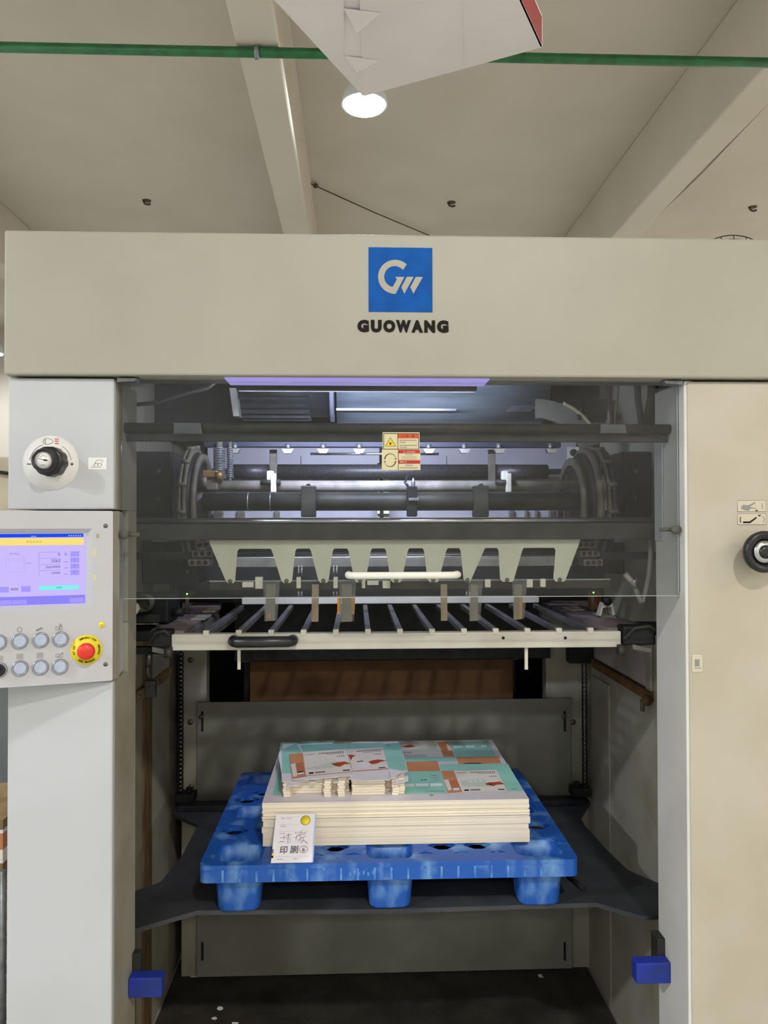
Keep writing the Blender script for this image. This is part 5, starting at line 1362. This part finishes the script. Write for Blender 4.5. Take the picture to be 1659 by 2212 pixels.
# motor and drum under the roof
Ymo = 2.50
mt = W(829, 828, Ymo).z
a0, a1, _, _ = rect(500, 716, 830, 905, Ymo-.1)
rm = .155
zmc = W(600, 906, Ymo).z+rm
mo = thing('drive_motor', 'black finned electric motor under the machine roof', 'motor', ((a0+a1)/2, Ymo, zmc-rm))
obj('motor_body', cyl(B(), (a0+.012, Ymo, zmc), (a1-.006, Ymo, zmc), rm*.94, seg=40), black_iron, mo)
obj('motor_flange', lathe(B(), [(0, -.006), (rm*1.04, -.006), (rm*1.04, .006), (0, .006)], (a1, Ymo, zmc), (1, 0, 0), 40), mat('flange_steel', hexc('9aa0b4'), .35, .6), mo)
obj('motor_foot', prism(B(), [(a0, Ymo-.14, zmc-rm*.5), (a0+.02, Ymo-.14, zmc-rm*.5), (a0+.03, Ymo-.14, zmc-rm*1.06), (a0+.012, Ymo-.14, zmc-rm*1.06)], (0, .05, 0)), dusty, mo)
for k in range(14):
    t = PI*.75+PI*.9*k/13
    p = Vector((0, math.cos(t), math.sin(t)))
    b = B(); q = Vector((0, -p.z, p.y))*.0035
    c1, c2 = Vector((a0+.02, Ymo, zmc))+p*rm*.92, Vector((a0+.02, Ymo, zmc))+p*rm*1.02
    prism(b, [c1-q, c1+q, c2+q, c2-q], (a1-a0-.09, 0, 0)); obj('cooling_fin', b, black_iron, mo)
obj('motor_mount', box(B(), a0+.03, a1-.03, Ymo-.02, Ymo+.02, zmc+rm*.8, zT-.013), dark_steel, mo)
Ydr = 2.62
_, a1, _, _ = rect(716, 1172, 830, 910, Ydr-.12); a0 = W(717, 868, Ymo-.1).x+.012
rd = .165; zdc = W(900, 912, Ydr-.05).z+rd
drum_m = mat('drum_steel', hexc('8b98a2'), .33, .35, col2=hexc('727d86'), scale=5, stretch=(.6, 5, 5))
dr = thing('steel_drum', 'large bluish steel drum under the machine roof', 'drum', ((a0+a1)/2, Ydr, zdc-rd))
obj('drum_shell', cyl(B(), (a0, Ydr, zdc), (a1+.02, Ydr, zdc), rd, seg=56), drum_m, dr)
u = W(829, 885, Ydr-.16)
obj('drum_strip', box(B(), a0, W(985, 885, Ydr-.16).x, Ydr-.166, Ydr-.160, u.z-.0035, u.z+.0035), chrome, dr)
obj('drum_shaft', cyl(B(), (a1, Ydr, zdc), (XW1-.001, Ydr, zdc), .03, seg=20), dark_steel, dr)
obj('drum_end_flap', prism(B(), [W(1092, 889, 2.44), W(1145, 889, 2.44), W(1163, 878, 2.46), W(1155, 875, 2.47), W(1106, 876, 2.46)], (0, .003, 0)), galv, dr)
# curved guide arm right of the drum
ctr = W(1150, 1010, 2.48); R1, R0_ = (W(1260, 1010, 2.48).x-ctr.x)*1.28, (W(1260, 1010, 2.48).x-ctr.x)*.92
outl = [(ctr.x+R1*math.cos(t), ctr.z+R1*math.sin(t)) for t in [math.radians(20+5*k) for k in range(15)]]
inn = [(ctr.x+R0_*math.cos(t), ctr.z+R0_*math.sin(t)) for t in [math.radians(20+5*k) for k in range(14, -1, -1)]]
ga = thing('curved_guide', 'curved cast guide arm right of the drum', 'guide', (ctr.x, 2.48, ctr.z))
obj('guide_plate', plate(outl+inn, [], .02, Matrix.Translation((0, 2.43, 0)) @ XZ), dusty, ga)
rim_o = [((ctr.x+(R1+.004)*math.cos(t)), 2.418, ctr.z+(R1+.004)*math.sin(t)) for t in [math.radians(22+3*k) for k in range(16)]]
obj('guide_rim', tube(B(), rim_o, .006, 8), mat('yellowed_metal', hexc('a59c78'), .5, col2=hexc('8f8664'), scale=20), ga)
u = W(1242, 905, 2.46); obj('guide_bolt', lathe(B(), [(0, .006), (.008, .005), (.009, 0)], (u.x, 2.418, u.z), (0, -1, 0), 12), dark_steel, ga)
obj('guide_post', box(B(), ctr.x+R0_*.95, ctr.x+R1*.98, 2.441, 2.452, ctr.z+.0, ctr.z+.09, .002), dark_steel, ga)
obj('guide_bracket', prism(B(), [W(1262, 862, 2.55), W(1308, 862, 2.55), W(1308, 912, 2.55), W(1262, 912, 2.55)], (0, .03, 0)), dark_steel, ga)
obj('guide_tie', box(B(), W(1280, 890, 2.56).x, XW1-.001, 2.56, 2.58, W(1280, 905, 2.56).z, W(1280, 893, 2.56).z), dark_steel, ga)
# dark upper housings behind
a0, a1, b0_, b1_ = rect(270, 500, 780, 940, 2.75)
tag(obj('roof_box', box(B(), XW0+.001, a1, 2.70, 3.1, b0_, zT-.013, .004), black_iron), 'dark housing box at the upper left behind the motor', 'housing')
a0, a1, b0_, b1_ = rect(1150, 1300, 800, 868, 2.8)
tag(obj('roof_box', prism(B(), [(a0, 2.80, b0_), (a1-.03, 2.80, b0_), (a1+.04, 2.80, b0_+.07), (a1+.04, 2.80, zT-.013), (a0, 2.80, zT-.013)], (0, .3, 0)), dark_steel), 'dark housing box at the upper right behind the drum', 'housing')
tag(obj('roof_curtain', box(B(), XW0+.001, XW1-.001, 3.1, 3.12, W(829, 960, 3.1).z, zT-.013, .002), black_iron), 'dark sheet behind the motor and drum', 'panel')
# cables at the upper right
cab_l = mat('grey_cable', hexc('8d8b82'), .5); cab_d = mat('black_cable', hexc('2e2d2a'), .5)
CB = [([(1313, 828), (1316, 860), (1320, 905), (1322, 940)], .0075, cab_d, 'dark'), ([(1332, 830), (1322, 860), (1316, 885), (1314, 930)], .0045, cab_l, 'pale'), ([(1346, 828), (1334, 850), (1328, 900), (1328, 930)], .004, cab_l, 'thin pale'),
      ([(1372, 826), (1378, 860), (1384, 900), (1390, 950)], .0095, cab_d, 'thick dark'), ([(1422, 822), (1410, 860), (1402, 900), (1396, 950)], .0165, cab_d, 'thickest dark')]
for pts, r, m, nm in CB:
    q = [W(px, py, 2.20 if nm != 'thickest dark' else 2.26) for px, py in pts]; q[0].z = zT-.014
    tag(obj('machine_cable', tube(B(), q, r, 10), m), nm+' cable hanging at the upper right inside the machine', 'cable', 'cables at the upper right')
q = [W(px, py, 2.2) for px, py in ((285, 875), (340, 870), (400, 850), (450, 838), (475, 820))]
tag(obj('machine_cable', tube(B(), q+[Vector((q[-1].x+.01, 2.2, zT-.013))], .006, 8), cab_d), 'thin dark cable curving at the upper left behind the cover', 'cable')
# pale hose loop at the lower right
q = [W(px, py, 2.06) for px, py in ((1405, 1165), (1406, 1200), (1403, 1240), (1396, 1275), (1390, 1298), (1384, 1300), (1378, 1285), (1370, 1262), (1350, 1240))]
hs = thing('air_hose', 'pale air hose looping down beside the right leg', 'hose', q[4])
obj('hose', tube(B(), q, .0075, 10), cab_l, hs)
obj('hose_fitting', lathe(B(), [(.008, -.012), (.012, -.01), (.012, .012), (.008, .014)], q[7], (q[7]-q[6]), 12), galv, hs)
# white cover box on the right leg behind the sheet
a0, a1, b0_, b1_ = rect(1430, 1476, 945, 1168, 1.93)
wb = thing('leg_cover', 'greenish white sheet metal cover inside the right leg', 'cover', (a1, 1.92, b0_))
obj('cover_box', prism(B(), [(a0, 1.93, b0_), (XR0-.001, 1.93, b0_+.0), (XR0-.001, 1.93, b1_+.012), (a0, 1.93, b1_)], (0, .05, 0)), paint_left, wb)
# left dark machinery behind the cover
for i, (a0_, a1_, p0, p1, Y_, m, lb) in enumerate(((270, 372, 975, 1120, 2.35, black_iron, 'dark gear case left of the sprocket wheel'), (285, 430, 1172, 1262, 2.54, black_iron, 'dark machine block below the left cross rail'), (1345, 1400, 975, 1118, 2.30, black_iron, 'dark gear case right of the sprocket wheel'), (1262, 1372, 1172, 1240, 2.54, black_iron, 'dark machine block below the right cross rail'))):
    u0, u1, v0, v1 = rect(a0_, a1_, p0, p1, Y_)
    t = thing('gear_case', lb, 'gear case', ((u0+u1)/2, Y_, v0))
    left = a0_ < 800
    obj('case_body', box(B(), XW0+.001 if left else u0, u1 if left else XW1-.001, Y_, Y_+.14, v0, v1, .006), m, t)
    for k in range(2):
        zz = v0+(v1-v0)*(.3+.4*k); xx_ = u1-.04 if left else u0+.04
        obj('case_bolt', lathe(B(), [(0, .006), (.007, .005), (.008, 0)], (xx_, Y_, zz), (0, -1, 0), 10), screw_m, t)
for px0, px1, lb in ((408, 455, 'left'), (1258, 1300, 'right')):
    u0, u1, v0, v1 = rect(px0, px1, 1168, 1225, 2.06)
    t = thing('terminal_block', 'pale terminal block with holes at the %s end of the comb plate' % lb, 'block', ((u0+u1)/2, 2.06, v0))
    for k in range(3):
        za = v0+(v1-v0)*(.05+.33*k); o2_ = .008*k*(1 if lb == 'left' else -1)
        b_ = obj('block_row', box(B(), u0+o2_, u1+o2_, 2.06-.006*(2-k), 2.098, za, za+(v1-v0)*.26, .003), cast, t)
        for j in range(3):
            xx_ = u0+o2_+(u1-u0)*(.2+.3*j); obj('block_hole', lathe(B(), [(0, .001), (.006, .001), (.006, 0)], (xx_, 2.06-.006*(2-k), za+(v1-v0)*.13), (0, -1, 0), 10), black_iron, b_)
    obj('block_arm', box(B(), (XW0+.001 if lb == 'left' else u1-.002), (u0+.002 if lb == 'left' else XW1-.001), 2.075, 2.09, v0+.02, v0+.04), black_iron, t)
# strip guides behind comb (bright roller and dark plate)
u0, u1, v0, v1 = rect(455, 1260, 1196, 1202, 2.3)
bt_ = thing('bright_rod', 'bright steel rod seen through the comb slots', 'rod', (.1, 2.35, v0))
obj('rod', cyl(B(), (u0, 2.35, (v0+v1)/2), (u1, 2.35, (v0+v1)/2), .007, seg=14), chrome, bt_)
_, _, v0, v1 = rect(455, 1260, 1202, 1224, 2.42)
obj('rod_plate', box(B(), u0, u1, 2.42, 2.43, v0, v1, .002), brushed, bt_)
_, _, v0, v1 = rect(455, 1260, 1184, 1194, 2.5)
obj('rod_back_plate', box(B(), u0, u1, 2.50, 2.51, v0-.01, v1+.01, .002), dkblue, bt_)

# ------------------------------------------------------------------ beyond the left edge: cabinet, wire cart and offcuts
gm = mat('slate_paint', hexc('72777a'), .5, col2=hexc('686d70'), scale=5)
Yn = 3.3
X = W(13, 1550, Yn).x
gc = thing('grey_machine', 'grey machine housing at the far left edge', 'machine', (X-.2, Yn, 0))
zz = W(5, 1490, Yn).z
obj('housing', box(B(), X-.5, X+.15, Yn, Yn+.5, 0, zz+.10, .01), gm, gc)
obj('cream_hood', box(B(), X-.5, X+.15, Yn+.02, Yn+.5, zz+.102, W(5, 985, Yn).z, .01), mat('cream_housing', hexc('c9bda8'), .6, col2=hexc('b7aa94'), scale=6), gc)
zk = W(5, 1000, Yn).z
obj('hood_handle', tube(B(), [(X-.10, Yn+.02, zk-.03), (X-.10, Yn-.01, zk-.03), (X+.01, Yn-.01, zk-.045), (X+.01, Yn+.02, zk-.045)], .008, 8), dark_steel, gc)
Yt = 2.55
X = W(7, 1900, Yt).x
wc_ = thing('wire_cart', 'grey wire cart full of carton offcuts at the left edge', 'cart', (X-.2, Yt, 0))
for i, y_ in enumerate((Yt, Yt+.45)):
    for x_ in (X, X-.45):
        obj('corner_post', cyl(B(), (x_, y_, 0), (x_, y_, W(7, 1880, Yt).z), .010, seg=12), galv, wc_)
zs = [W(7, p, Yt).z for p in (1905, 1945, 1985, 2025, 2070)]
for z in zs:
    if z < .03: continue
    obj('front_wire', cyl(B(), (X-.46, Yt, z), (X+.012, Yt, z), .004, seg=8), galv, wc_)
    obj('side_wire', cyl(B(), (X, Yt, z), (X, Yt+.45, z), .004, seg=8), galv, wc_)
obj('base_shelf', box(B(), X-.45, X, Yt+.012, Yt+.44, .10, .12), dark_steel, wc_)
zb = .12
for i in range(20):
    m = [paper_w, creamp, MATS['brown_ink'], paper_w, tan][i % 5]
    th = .012+.02*(i % 3); dz = zb
    b = B(); box(b, X-.40, X-.015, Yt+.03, Yt+.40, 0, th, .001)
    bmesh.ops.transform(b, matrix=Matrix.Translation((0, 0, dz)) @ Matrix.Rotation(0, 4, 'X'), verts=b.verts[:])
    tag(obj('carton_offcut', b, m), ['white', 'cream', 'brown', 'pale', 'tan'][i % 5]+' carton offcut in the wire cart, layer %s from the bottom' % ['first', 'second', 'third', 'fourth', 'fifth', 'sixth', 'seventh', 'eighth', 'ninth', 'tenth', 'eleventh', 'twelfth', 'thirteenth', 'fourteenth', 'fifteenth', 'sixteenth', 'seventeenth', 'eighteenth', 'nineteenth', 'twentieth'][i], 'offcut', 'offcuts in the wire cart')
    zb += th+.0005
